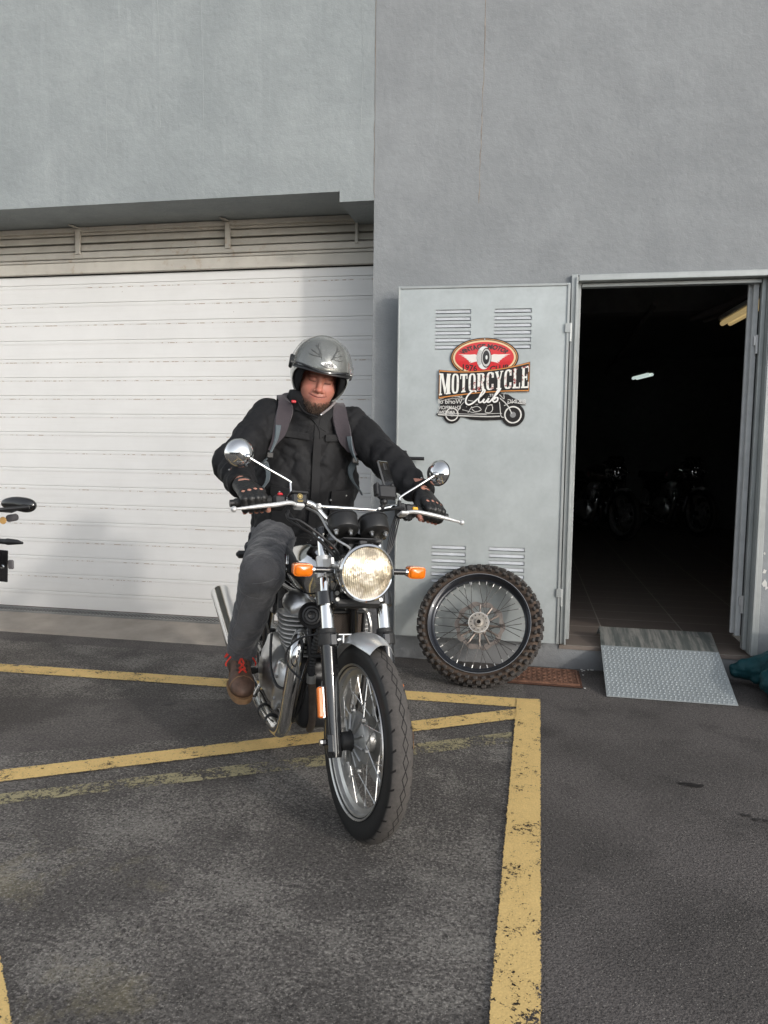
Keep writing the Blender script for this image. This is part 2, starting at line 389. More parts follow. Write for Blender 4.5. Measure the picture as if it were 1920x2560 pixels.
def m_rusty(name, c, amt=.55):
    t = NT(name); v = t.coord(); n = t.noise(v, 16, 7, .75); n2 = t.noise(v, 3, 4)
    a = t.math('MULTIPLY', t.ramp(n, [(amt, 0), (amt + .1, 1)]), t.ramp(n2, [(.42, 0), (.6, 1)]))
    cc = t.mix(t.ramp(t.noise(v, 6, 5), [(.3, 0), (.7, 1)]), c, tuple(x * .8 for x in c))
    return t.set(color=t.mix(t.math('MULTIPLY', a, .6), cc, (.34, .23, .13)), rough=.55)
def m_galv(name, c, metal=.35, rough=.42):
    t = NT(name); v = t.coord(); n = t.noise(v, 2.5, 7, .7); n2 = t.noise(v, 22, 6, .65); vo = t.n('ShaderNodeTexVoronoi'); vo.inputs['Scale'].default_value = 60; t.l(v, vo.inputs['Vector'])
    cc = t.mix(t.ramp(n, [(.3, 0), (.72, 1)]), tuple(x * .80 for x in c), tuple(min(1, x * 1.14) for x in c))
    cc = t.mix(t.ramp(n2, [(.45, 0), (.8, .3)]), cc, tuple(x * .8 for x in c))
    cc = t.mix(t.math('MULTIPLY', vo.outputs['Color'], .08), cc, tuple(min(1, x * 1.3) for x in c))
    return t.set(color=cc, metal=metal, rough=t.math('ADD', t.math('MULTIPLY', n2, .2), rough - .1), normal=t.bump(t.noise(v, 1.7, 3), .15, .03))
def m_tiles():
    t = NT('floor_tiles'); v = t.coord(); b = t.n('ShaderNodeTexBrick', offset=0); t.l(v, b.inputs['Vector'])
    b.inputs['Scale'].default_value = 1; b.inputs['Brick Width'].default_value = .5; b.inputs['Row Height'].default_value = .25; b.inputs['Mortar Size'].default_value = .004
    b.inputs['Color1'].default_value = (.20, .165, .14, 1); b.inputs['Color2'].default_value = (.185, .15, .13, 1); b.inputs['Mortar'].default_value = (.42, .38, .33, 1)
    n = t.noise(v, 9, 5); return t.set(color=t.mix(t.ramp(n, [(.4, 0), (.8, .3)]), b.outputs[0], (.13, .11, .10)), rough=.45)
M = {}
M['asphalt'] = m_asphalt()
M['yellow'] = m_paint('yellow_road_paint', (.86, .60, .235), .612); M['yellow_worn'] = m_paint('worn_yellow_paint', (.40, .355, .21), .545)
M['plaster'] = m_plaster('grey_plaster', (.275, .289, .297), (.232, .244, .253), .12); M['plaster_l'] = m_plaster('pale_grey_plaster', (.320, .346, .349), (.250, .275, .282), .25)
M['slats'] = m_shutter(); M['frame_white'] = m_rusty('cream_metal', (.56, .53, .47)); M['galv'] = m_galv('galvanised_sheet', (.46, .495, .495), .30, .46)
M['galv_frame'] = m_galv('galvanised_frame', (.40, .42, .415), .45, .45); M['tiles'] = m_tiles()
M['concrete'] = simple('concrete', (.30, .265, .225), .85, var=.16, vs=5, bs=.3, bscale=70)
M['room'] = simple('dark_room_paint', (.15, .15, .15), .9); M['dark'] = simple('black_gap', (.02, .018, .016), .9)
M['grate'] = m_galv('grate_steel', (.30, .30, .29), .6, .5)

# ------------------------------------------------------------------ ground and markings
g = MB().add([(-30, -40, 0), (30, -40, 0), (30, .6, 0), (-30, .6, 0)], [(0, 1, 2, 3)]).make('ground', M['asphalt'], smooth=False); tag(g, kind='structure')
def stripe(name, quads, mat, z=.004):
    m = MB()
    for q in quads:       # a0,a1 = start edge ends, b0,b1 = end edge ends
        (a0, a1, b1, b0) = q
        n = 14
        for i in range(n):
            s, e = i / n, (i + 1) / n; L = lambda p, q_, t_: (p[0] + (q_[0] - p[0]) * t_, p[1] + (q_[1] - p[1]) * t_, z)
            m.add([L(a0, b0, s), L(a0, b0, e), L(a1, b1, e), L(a1, b1, s)], [(0, 1, 2, 3)], [[(s, 0), (e, 0), (e, 1), (s, 1)]])
    return tag(m.make(name, mat, smooth=False), kind='structure')
stripe('yellow_line', [((-9, -.97), (-9, -.83), (.108, -.592), (.0, -.738))], M['yellow'])
stripe('yellow_line', [((.108, -.600), (-.018, -.62), (-.062, -3.6), (.058, -3.6)), ((.058, -3.6), (-.062, -3.6), (-.14, -9), (-.02, -9))], M['yellow'], .008)
stripe('yellow_line', [((-3.41, -2.865), (-3.33, -2.69), (.0, -.750), (.0, -.90))], M['yellow'], .006)
stripe('worn_line', [((-3.4, -3.02), (-3.33, -2.90), (-.03, -1.06), (-.03, -1.20))], M['yellow_worn'], .0035)
stripe('yellow_line', [((-1.40, -2.669), (-1.487, -2.751), (-.387, -3.912), (-.30, -3.83))], M['yellow'], .004)
for k in range(1, 4): stripe('yellow_line', [((2.5 * k - 12.2, -8), (2.5 * k - 12.08, -8), (2.5 * k - 12.08, -13), (2.5 * k - 12.2, -13))], M['yellow'])
# oil drips
oil = NT('oil_stain'); ou = oil.coord('Object'); oil.set(color=(.022, .019, .018), rough=.5, alpha=oil.math('MULTIPLY', oil.math('GREATER_THAN', oil.noise(ou, 45, 5, .7), .44), .9))
for cx, cy, rx, ry in ((.655, -1.451, .046, .022), (.795, -1.66, .020, .012), (.833, -1.686, .026, .012), (-1.70, -1.07, .03, .022)):
    tag(MB().add([(cx + rx * math.cos(t) * (1 + .15 * math.sin(3 * t)), cy + ry * math.sin(t) * (1 + .2 * math.cos(2 * t)), .003) for t in np.linspace(0, 2 * math.pi, 25)[:-1]], [tuple(range(24))]).make('oil_stain', oil.m, smooth=False), kind='structure')
# concrete apron before the shutter
tag(MB().add([(-9, -.02, .001), (-.917, -.02, .001), (-.917, .0, .014), (-9, .0, .014), (-.917, .34, .05), (-9, .34, .05), (-.917, .5, .056), (-9, .5, .056)],
             [(0, 1, 2, 3), (3, 2, 4, 5), (5, 4, 6, 7)]).make('concrete_apron', M['concrete'], smooth=False), kind='structure')

# ------------------------------------------------------------------ building
bld = tag(empty('building', (0, 0, 0)), 'grey plastered garage building with a white roller shutter and an open metal door', 'building')
TOP = 5.2
def quadbox(m, x0, x1, y0, y1, z0, z1): m.box(((x0 + x1) / 2, (y0 + y1) / 2, (z0 + z1) / 2), (x1 - x0, y1 - y0, z1 - z0))
m = MB(); DX0, DX1, DZ0, DZ1 = .215, 1.285, .14, 2.245
quadbox(m, -.917, DX0, 0, .5, 0, TOP); quadbox(m, DX1, 9, 0, .22, 0, TOP); quadbox(m, DX0, DX1, 0, .22, DZ1, TOP); quadbox(m, DX0, DX1, 0.0, .22, 0, DZ0 - .022)
m.make('wall', M['plaster'], bld, smooth=False)
m = MB(); quadbox(m, -9, -1.125, .0015, .5, 2.768, TOP); quadbox(m, -1.125, -.9175, .0015, .5, 2.708, TOP)
m.make('upper_wall', M['plaster_l'], bld, smooth=False)
# hairline cracks / joints in the plaster
M['crack'] = simple('crack_filler', (.16, .15, .14), .9, var=.3, vs=30); M['crack_tan'] = simple('tan_joint', (.24, .20, .165), .9, var=.4, vs=25)
def crack(name, pts, r, mat):
    P, _ = catmull(np.array(pts, float), np.zeros(len(pts)), 10); P[:, 0] += np.random.randn(len(P)) * .0016
    mm = MB().tube(P, [r * random.uniform(.4, 1.3) for _ in P], 4); mm.tf(lambda V: np.stack([V[:, 0], V[:, 1] * .3, V[:, 2]], 1)); mm.make(name, mat, bld, smooth=False)
crack('joint_crack', [(-.9185, -.0005, 2.72), (-.919, -.0005, 3.3), (-.919, -.0005, 4.2)], .0018, M['crack_tan'])
crack('joint_crack', [(-.310, -.0005, 2.66), (-.303, -.0005, 3.1), (-.298, -.0005, 3.5), (-.29, -.0005, 4.2)], .0026, M['crack_tan'])
for x, z0, z1 in ((-1.98, 3.0, 3.9), (-2.26, 3.2, 3.95), (-2.62, 3.05, 3.7), (-1.0, 3.1, 3.9)):
    crack('stain_streak', [(x, .001, z0), (x + .006, .001, (z0 + z1) / 2), (x - .004, .001, z1)], .0016, simple('lime_streak', (.335, .36, .365), .9))
# paint chips right of the door
M['chip'] = simple('bare_plaster', (.62, .61, .58), .9)
for x, z, s in ((1.305, .62, .012), (1.31, .555, .016), (1.318, .53, .010), (1.36, .30, .006), (1.352, 1.05, .006), (1.345, 1.28, .007), (1.358, .95, .005), (1.335, 1.12, .004), (1.372, .88, .007), (1.30, .72, .006)):
    a = sorted(random.uniform(0, 6.28) for _ in range(7)); MB().prism([(math.cos(q) * s * random.uniform(.5, 1.2), math.sin(q) * s * random.uniform(.6, 1.6)) for q in a], (x, .0, z), (1, 0, 0), (0, 0, 1), .0015).make('paint_chip', M['chip'], bld, smooth=False)
# roller shutter
sh = MB(); z = .065; prof = []
while z < 2.44:
    prof += [(.450, z), (.450, z + .098), (.4488, z + .102), (.4478, z + .108), (.4478, z + .119), (.449, z + .1245), (.458, z + .1250), (.458, z + .1275), (.450, z + .129)]; z += .129
V = [(x, y, zz) for x in (-9, -.92) for (y, zz) in prof]; n = len(prof)
sh.add(V, [(i, n + i, n + i + 1, i + 1) for i in range(n - 1)])
curt = sh.make('roller_shutter', M['slats'], bld, smooth=False)
mb = MB(); mb.box((-4.96, .455, .058), (8.08, .03, .02), .004); mb.make('bottom_bar', simple('shutter_bottom_rail', (.10, .08, .07), .7), curt, smooth=False)
mb = MB(); mb.box((-4.96, .432, 2.488), (8.08, .03, .075), .004); mb.box((-4.96, .436, 2.54), (8.08, .02, .018), .003); mb.make('header_panel', M['frame_white'], curt, smooth=False)
mb = MB(); mb.box((-4.96, .4535, 2.452), (8.08, .01, .02)); mb.make('header_gap', M['dark'], curt, smooth=False)
# louvred vent strip above it
lv = MB(); lv.box((-4.96, .435, 2.575), (8.08, .03, .044), .004); lv.box((-4.96, .435, 2.748), (8.08, .026, .034), .003)
for z in (2.630, 2.685, 2.735):
    lv.box((-4.96, .447, z), (8.08, .004, .050), 0, Matrix.Rotation(R_(-24), 3, 'X'))
lvo = lv.make('louvre_panel', M['frame_white'], bld, smooth=False)
mb = MB(); quadbox(mb, -9, -.92, .49, .5, 2.5, 2.768); mb.make('vent_backing', M['frame_white'], lvo, smooth=False)
for x in (-5.31, -4.205, -3.10, -1.998, -1.118):
    pm = MB().box((x, .416, 2.665), (.036 if x < -1.2 else .020, .014, .17), .002)
    if x < -1.2: pm.box((x - .01, .385, 2.758), (.04, .07, .006), 0, Matrix.Rotation(R_(12), 3, 'Y'))
    pm.make('post', M['frame_white'], lvo, smooth=False)
# drain channel in front of the shutter
dr = MB()
for x in np.arange(-5.0, -.93, .026): dr.add([(x, .345, .0575), (x + .014, .345, .0575), (x + .036, .425, .0615), (x + .022, .425, .0615)], [(0, 1, 2, 3)])
dr.box((-2.95, .338, .052), (4.05, .012, .018)); dr.box((-2.95, .432, .056), (4.05, .012, .018))
gr = dr.make('drain_grate', M['grate'], smooth=False); tag(gr, 'long steel drain grate along the foot of the roller shutter', 'drain grate')
MB().box((-2.95, .385, .0505), (4.04, .085, .012)).make('channel', M['dark'], gr, smooth=False)
# ------------------------------------------------------------------ metal doorway
fr = MB(); FX0, FX1 = .215, 1.285
fr.box((.2335, .03, 1.1975), (.035, .115, 2.095), .003); fr.box((.262, .055, 1.19), (.022, .05, 2.05), .003); fr.box((.246, -.034, 1.19), (.012, .014, 2.08), .002)
fr.box((1.264, .03, 1.1975), (.042, .115, 2.095), .003); fr.box((1.232, .055, 1.19), (.022, .05, 2.05), .003); fr.box((1.252, -.034, 1.19), (.012, .014, 2.08), .002)
fr.box((.748, .03, 2.226), (.986, .115, .034), .003); fr.box((.747, .055, 2.196), (.94, .05, .02), .002)
fro = fr.make('door_frame', M['galv_frame'], bld, smooth=False)
st = MB().box((1.200, .075, 1.215), (.028, .03, 1.96), .003); st.box((1.178, .098, 1.22), (.022, .02, 1.95), .002); st.make('door_stile', simple('pale_metal', (.40, .41, .41), .45), fro, smooth=False)
for z in (.42, 1.86):
    MB().tube([(1.214, .05, z - .05), (1.214, .05, z + .05)], .008, 10).box((1.207, .052, z + .02), (.02, .008, .05)).make('hinge', simple('hinge_metal', (.5, .5, .5), .4, .5), fro)
# leaf: local frame, hinge at x=0, closes towards -x
lf = empty('metal_door', mat=Matrix.Translation((.208, -.072, .168)) @ Matrix.Rotation(R_(1.5), 4, 'Z')); lf.parent = bld
W_, H_ = .955, 2.018
m = MB(); slots = [(-.74, -.54), (-.41, -.205)]; zt = [1.885 - .0395 * i for i in range(6)]; zb = [.545 - .0395 * i for i in range(6)]
# front sheet with punched louvres: grid of strips
xs = sorted({-W_, 0., *[q for s in slots for q in s]}); zs = sorted({0., H_, *[z for zz in (zt, zb) for z0 in zz for z in (z0, z0 - .024)]})
for i in range(len(xs) - 1):
    for j in range(len(zs) - 1):
        xa, xb, za, zc = xs[i], xs[i + 1], zs[j], zs[j + 1]; slot = any(abs(xa - s[0]) < 1e-6 for s in slots) and any(abs(zc - z0) < 1e-6 for zz in (zt, zb) for z0 in zz)
        if not slot: m.add([(xa, -.02, za), (xb, -.02, za), (xb, -.02, zc), (xa, -.02, zc)], [(0, 1, 2, 3)])
m.box((-W_ / 2, .0125, H_ / 2), (W_ - .002, .017, H_ - .002)); 
m.add([(-W_, -.02, 0), (-W_, .02, 0), (-W_, .02, H_), (-W_, -.02, H_)], [(0, 3, 2, 1)]); m.add([(-W_, -.02, H_), (0, -.02, H_), (0, .02, H_), (-W_, .02, H_)], [(0, 1, 2, 3)]); m.add([(0, -.02, 0), (0, .02, 0), (0, .02, H_), (0, -.02, H_)], [(0, 1, 2, 3)]); m.add([(-W_, -.02, 0), (0, -.02, 0), (0, .02, 0), (-W_, .02, 0)], [(0, 1, 2, 3)])
lbs = []
for zz in (zt, zb):
    for xa, xb in slots:     # pressed louvre blades
        lb = MB(); lbs.append(lb)
        for z0 in zz:
            V = []
            for k in range(6):
                a = k / 5; V += [(xa + .004 * (1 - a), -.020 + .0075 * math.sin(a * 1.57), z0 - .019 + .0165 * a), (xb - .004 * (1 - a), -.020 + .0075 * math.sin(a * 1.57), z0 - .019 + .0165 * a)]
            lb.add(V, [(2 * k, 2 * k + 1, 2 * k + 3, 2 * k + 2) for k in range(5)]); lb.add([(xa, -.0203, z0 - .019), (xa + .012, -.0203, z0 - .017), (xa + .002, -.0203, z0 - .001)], [(0, 1, 2)])
lfo = m.make('leaf', M['galv'], lf, smooth=False); bpm = simple('pressed_metal_skylight_tint', (.58, .60, .62), .4, .2)  # vent blades paler than the leaf: skylight on them put into the colour
for lb in lbs: lb.make('vent', bpm, lf, smooth=False)
m = MB(); m.box((-.008, -.0245, H_ / 2), (.014, .008, H_ - .01), .002); m.box((-W_ + .006, -.0235, H_ / 2), (.010, .006, H_ - .004), .002); m.box((-W_ / 2, -.0235, H_ - .008), (W_ - .03, .006, .014), .002); m.make('edge_trim', M['galv_frame'], lf, smooth=False)
for z in (.24, 1.72): MB().tube([(.006, -.022, z - .02), (.006, -.022, z + .08)], .0095, 12).box((-.008, -.03, z + .055), (.03, .006, .05), .001).make('hinge', M['galv_frame'], lf)
M['blackplastic'] = simple('black_plastic', (.022, .022, .023), .38, vs=30, bs=.05)
hd = MB(); hd.box((-W_ + .048, -.026, 1.035), (.032, .01, .11), .004); hd.tube([(-W_ + .048, -.028, 1.045), (-W_ + .048, -.062, 1.045), (-W_ + .06, -.068, 1.045), (-W_ + .17, -.066, 1.045)], .010, 12); hd.tube([(-W_ + .048, -.03, 1.0), (-W_ + .048, -.034, 1.0)], .006, 10)
hd.make('handle', M['blackplastic'], lf)
# ------------------------------------------------------------------ dark garage interior
m = MB(); quadbox(m, -3.2, 4.2, 7.2, 7.3, .1, 2.75); quadbox(m, -3.3, -3.2, .52, 7.3, .1, 2.75); quadbox(m, 4.2, 4.3, .22, 7.3, .1, 2.75); quadbox(m, -3.3, 4.3, .52, 7.3, 2.62, 2.7); quadbox(m, DX0 - .05, 4.3, .2201, .52, 2.62, 2.7)
quadbox(m, -3.3, 4.2, 2.2, 2.4, 2.42, 2.62)
m.make('interior_wall', M['room'], bld, smooth=False)
m = MB(); quadbox(m, -3.3, .215, .501, .52, .1, 2.75); m.make('interior_partition', M['room'], bld, smooth=False)
tag(MB().add([(-3.3, .5, .1395), (4.2, .5, .1395), (4.2, 7.3, .1395), (-3.3, 7.3, .1395), (.2155, -.002, .1395), (1.2845, -.002, .1395), (1.2845, .5, .1395), (.2155, .5, .1395)], [(0, 1, 2, 3), (4, 5, 6, 7)]).box((.75, .10, .128), (1.068, .215, .0215)).make('garage_floor', M['tiles'], smooth=False), kind='structure')
pp = MB().tube([(.9, 1.5, 2.36), (1.0, 4, 2.38), (1.1, 7.1, 2.4)], .02, 8).tube([(1.65, .5, 2.36), (1.3, 2.2, 2.36)], .028, 8).tube([(1.75, .5, 2.34), (1.4, 2.2, 2.34)], .02, 8)
pp.make('ceiling_pipe', simple('grey_pipe', (.12, .11, .11), .6), bld)
def lamp(loc, rot, L, c, e, label):
    t = empty('ceiling_lamp', mat=Matrix.Translation(loc) @ Matrix.Rotation(rot, 4, 'Z')); tag(t, label, 'lamp', 'strip lamps inside the garage')
    MB().box((0, 0, .04), (.11, L, .04), .008).make('housing', simple('lamp_housing', (.45, .45, .43), .5), t)
    a = NT('lamp_diffuser'); a.set(color=(.7, .65, .5), rough=.3, emis=c, emis_s=e)
    mm = MB()
    for x in (-.028, .028): mm.tube([(x, -L / 2 + .02, .0), (x, L / 2 - .02, .0)], .019, 10)
    mm.make('tube', a.m, t)
lamp((1.475, 1.1, 2.24), R_(2), 1.3, (.75, .55, .25), .22, 'yellowish strip lamp hanging nearest the garage door top')
lamp((1.51, 6.3, 2.27), R_(12), .6, (.75, .9, .85), .36, 'small pale strip lamp glowing deep inside the garage')
#OBJECTS
# ================================================================== MOTORCYCLE
# bike frame: x forward, y left, z up, origin on the ground under the front axle
BA = np.array([[0.51470186, 0.85599027, 0.04860723], [-0.85736923, 0.51387403, 0.02918023], [0., -0.05669346, 0.99839163]]); BO = np.array([-0.51664585, -2.06166196, 0.])
BM = Matrix([[*BA[0], BO[0]], [*BA[1], BO[1]], [*BA[2], BO[2]], [0, 0, 0, 1]])
SR = np.array([[9.98639665e-01, -5.21387807e-02, -6.05660118e-04], [5.21387807e-02, 9.98370008e-01, 2.32136808e-02], [-6.05660118e-04, -2.32136808e-02, 9.99730343e-01]]); PV = np.array([.106, 0, 0])
RK = R_(24); AX = np.array([-math.sin(RK), 0, math.cos(RK)]); PF = np.array([math.cos(RK), 0, math.sin(RK)]); AXL = np.array([0, 0, .318])
def S(f, a, s): return AXL + AX * s + PF * f + np.array([0, a, 0])          # fork coordinates: forward, left, along the fork
def ST(V): return (np.atleast_2d(V) - PV) @ SR.T + PV                       # steering turned a little to the rider's left
def StB(f, a, s): return ST(S(f, a, s))[0]
SM = np.array([PF, [0, 1, 0], AX]).T                                        # 3x3 for boxes aligned with the fork
def m_chrome(name='chrome', c=(.80, .80, .79), r=.05):
    t = NT(name); n = t.noise(t.coord(), 25, 5, .7); return t.set(color=t.mix(t.ramp(n, [(.4, 0), (.8, .3)]), c, tuple(x * .75 for x in c)), metal=1, rough=t.math('ADD', t.math('MULTIPLY', n, .08), r))
M['chrome'] = m_chrome(); M['alu'] = simple('brushed_aluminium', (.66, .66, .65), .42, .55, .15, 30); M['alu_cast'] = simple('cast_aluminium', (.40, .40, .39), .42, .8, .2, 22, .2, 120)
M['polished'] = m_chrome('polished_engine_cover', (.72, .72, .71), .36); M['silver'] = simple('silver_paint', (.60, .61, .61), .3, .5, .06, 10, coat=.6)
M['gloss'] = simple('gloss_black_paint', (.012, .012, .013), .16, 0, .2, 10, coat=.7); M['satin'] = simple('satin_black_metal', (.018, .018, .019), .4, .1, .2, 20)
M['rubber'] = simple('black_rubber', (.018, .018, .018), .62, 0, .2, 30, .15, 90); M['cable'] = simple('black_cable', (.014, .014, .015), .42); M['brown_pipe'] = simple('heat_stained_pipe', (.16, .13, .11), .42, .7, .25, 25)
M['alu_rim'] = simple('rim_aluminium', (.50, .50, .49), .30, .8, .08, 20); M['spoke'] = simple('spoke_steel', (.52, .52, .51), .3, .9)
M['amber'] = NT('amber_lens').set(color=(.74, .17, .005), rough=.22, coat=.6, emis=(1, .28, .01), emis_s=.02, sss=0)
def m_tread():
    t = NT('worn_tyre_tread'); v = t.coord(); uv = t.n('ShaderNodeUVMap'); sp = t.n('ShaderNodeSeparateXYZ'); t.l(uv.outputs[0], sp.inputs[0]); u, vv = sp.outputs[0], sp.outputs[1]
    def tri(n, ph=0.): return t.math('PINGPONG', t.math('ADD', t.math('MULTIPLY', u, n), ph), .5)
    g = None
    # two crossing zigzag grooves on the crown and short side cuts
    for c0, amp, n, ph, w_ in ((.515, .052, 20, 0., .0095), (.515, -.052, 20, 0., .0095)):
        line = t.math('ADD', c0, t.math('MULTIPLY', t.math('SUBTRACT', tri(n, ph), .25), amp * 4))
        k = t.math('LESS_THAN', t.math('ABSOLUTE', t.math('SUBTRACT', vv, line)), w_)
        g = k if g is None else t.math('MAXIMUM', g, k)
    for ca, cb, ph in ((.22, .34, 0.), (.66, .78, .5)):
        fr = t.math('FRACT', t.math('ADD', t.math('ADD', t.math('MULTIPLY', u, 34), ph), t.math('MULTIPLY', vv, 1.6)))
        k = t.math('MULTIPLY', t.math('LESS_THAN', fr, .13), t.math('MULTIPLY', t.math('GREATER_THAN', vv, ca), t.math('LESS_THAN', vv, cb)))
        g = t.math('MAXIMUM', g, k)
    d = t.math('ABSOLUTE', t.math('SUBTRACT', vv, .5))
    crown = t.ramp(t.math('ADD', d, t.math('MULTIPLY', t.math('SUBTRACT', t.noise(v, 40, 4), .5), .04)), [(.215, 1), (.25, 0)])
    n = t.noise(v, 60, 6, .7); n2 = t.noise(v, 9, 4)
    dust = t.mix(t.ramp(n, [(.3, 0), (.75, 1)]), (.055, .050, .047), (.100, .092, .085)); dust = t.mix(t.ramp(n2, [(.4, 0), (.7, .4)]), dust, (.075, .068, .062))
    c = t.mix(crown, (.016, .016, .016), dust); c = t.mix(t.math('MULTIPLY', g, .95), c, (.008, .007, .007))
    return t.set(color=c, rough=t.math('ADD', t.math('MULTIPLY', crown, .35), .48), spec=.35, normal=t.bump(t.math('SUBTRACT', t.math('MULTIPLY', n, .25), g), .6, .003))
M['tread'] = m_tread()
bike = tag(empty('motorcycle', mat=BM), 'chrome and silver retro motorcycle with round headlight, ridden by the helmeted man', 'motorcycle')
def tyre_profile(R, hw, r0, m=22, k=1.0):
    """closed-ish cross section from bead to bead: (radius, offset)"""
    P = []; h = R - r0
    for i in range(m + 1):
        t = i / m * math.pi; x = -math.cos(t); y = math.sin(t) ** .62
        P.append((r0 + h * y, x * hw * (.62 + .38 * math.sin(t)) if y < .62 else x * hw * (.62 + .38 * math.sin(t))))
    return P
def wheel(parent, c, R, hw, rim_r, name, rim_m, tyre_m, steer=False, n_sp=32, hub_m=None, disc_side=1):
    f = (lambda V: ST(V)) if steer else (lambda V: V); hub_m = hub_m or M['alu_cast']
    Y = (0, 1, 0); w0 = MB().lathe([(.026, -.075), (.030, -.07), (.030, .07), (.026, .075)], c, Y, 20, close=True); w0.tf(f); axle = w0.make(name, M['satin'], parent)
    MB().lathe(tyre_profile(R, hw, rim_r), c, Y, 128, uv=True).tf(f).make('tyre', tyre_m, axle, ang=180)
    rr = rim_r
    MB().lathe([(rr + .004, -.038), (rr + .010, -.041), (rr + .011, -.037), (rr + .002, -.033), (rr - .006, -.030), (rr - .010, -.018), (rr - .024, -.012), (rr - .026, 0), (rr - .024, .012), (rr - .010, .018), (rr - .006, .030), (rr + .002, .033), (rr + .011, .037), (rr + .010, .041), (rr + .004, .038)], c, Y, 96, close=True).tf(f).make('rim', rim_m, axle, ang=40)
    return axle, f
C0 = np.array([0, 0, .318])
ax_o, sf = wheel(bike, C0, .318, .055, .236, 'front_wheel', M['alu_rim'], M['tread'], True)
hb = MB().lathe([(.0, -.050), (.028, -.050), (.034, -.046), (.050, -.040), (.083, -.036), (.090, -.032), (.092, -.018), (.086, -.012), (.044, -.010), (.040, .0), (.044, .026), (.070, .030), (.074, .036), (.060, .046), (.03, .052), (0, .052)], C0, (0, 1, 0), 40)
for k in range(12):
    a = k * math.pi / 6; d = np.array([math.cos(a), 0, math.sin(a)])
    hb.tube([C0 + d * .036 + np.array([0, -.046, 0]), C0 + d * .084 + np.array([0, -.037, 0])], .0045, 6)
    if k % 2 == 0: hb.tube([C0 + d * .096 + np.array([0, -.037, 0]), C0 + d * .096 + np.array([0, -.024, 0])], .009, 8)
hb.tf(sf).make('hub', M['alu_cast'], ax_o)
for k in range(32):       # laced spokes
    side = 1 if k % 2 else -1; a = 2 * math.pi * k / 32; off = .62 * (1 if (k // 2) % 2 else -1); rh = .070 if side > 0 else .086
    p0 = C0 + np.array([math.cos(a + off) * rh, side * .030, math.sin(a + off) * rh]); p1 = C0 + np.array([math.cos(a) * .214, side * .006, math.sin(a) * .214])
    sp_ = MB().tube([p0, p1], .0018, 6).tube([p1 + (p0 - p1) * .07, p1 + (p1 - p0) * .02], .0036, 6).tf(sf).make('spoke', M['spoke'], ax_o)
dm = MB(); 
for r0, r1 in ((.110, .158),): dm.lathe([(r0, .060), (r1, .060), (r1, .065), (r0, .065)], C0, (0, 1, 0), 64, close=True)
for k in range(8):
    a = k * math.pi / 4; d = np.array([math.cos(a), 0, math.sin(a)]); dm.tube([C0 + d * .068 + np.array([0, .050, 0]), C0 + d * .112 + np.array([0, .062, 0])], .006, 6)
dm.tf(sf).make('brake_disc', M['spoke'], ax_o)
# rear wheel
CRr = np.array([-1.40, 0, .322])
rw, _ = wheel(bike, CRr, .322, .062, .236, 'rear_wheel', M['alu_rim'], M['tread'])
MB().lathe([(0, -.05), (.05, -.05), (.06, -.03), (.045, 0), (.06, .03), (.05, .05), (0, .05)], CRr, (0, 1, 0), 32).make('hub', M['alu_cast'], rw)
for k in range(32):
    side = 1 if k % 2 else -1; a = 2 * math.pi * k / 32; off = .6 * (1 if (k // 2) % 2 else -1)
    MB().tube([CRr + np.array([math.cos(a + off) * .055, side * .03, math.sin(a + off) * .055]), CRr + np.array([math.cos(a) * .214, side * .006, math.sin(a) * .214])], .0018, 5).make('spoke', M['spoke'], rw)
# fork legs
for a in (-1, 1):
    y = .105 * a
    leg = MB().tube([S(0, y, -.05), S(0, y, -.03), S(0, y, .30), S(0, y, .315)], [.022, .0265, .0280, .030], 20).tf(ST).make('fork_leg', M['gloss'], bike)
    MB().tube([S(0, y, .31), S(0, y, .318), S(0, y, .345), S(0, y, .352)], [.0335, .0350, .0350, .030], 20).tube([S(0, y, .352), S(0, y, .366)], .0285, 20).tf(ST).make('dust_seal', M['rubber'], leg)
    MB().tube([S(0, y, .355), S(0, y, .452)], .0225, 24).tf(ST).make('stanchion', M['chrome'], leg)
    MB().tube([S(0, y, .49), S(0, y, .725), S(0, y, .728)], [.0195, .0195, .012], 24).tf(ST).make('upper_tube', M['chrome'], leg)
    bb = MB().tube([S(0, y * 1.28, .0), S(0, y * 1.38, .0)], .011, 6).box(S(0, y, -.005), (.05, .05, .075), .012, SM).tf(ST); bb.make('axle_clamp', M['gloss'], leg)
    MB().tube([S(0, y * 1.30, .0), S(0, y * 1.46, .0)], .010, 6).tf(ST).make('axle_nut', M['spoke'], leg)
    rf = MB().box(S(.0, y * 1.315, .125), (.010, .022, .105), .004, SM).tf(ST).make('reflector_back', M['chrome'], leg)
    MB().box(S(.006, y * 1.40, .125), (.020, .018, .098), .004, SM).tf(ST).make('reflector', M['amber'], leg)
    MB().box(S(.022, y * .93, .325), (.030, .030, .045), .006, SM).tf(ST).make('fender_lug', M['gloss'], leg)
# dark spacer on the right of the hub
MB().lathe([(0, -.088), (.020, -.088), (.027, -.082), (.030, -.07), (.030, -.052), (.034, -.048)], C0, (0, 1, 0), 24).tf(sf).make('axle_spacer', M['rubber'], ax_o)
MB().box(S(-.095, .085, .07), (.07, .045, .11), .012, SM).tf(ST).make('brake_caliper', M['satin'], bike)
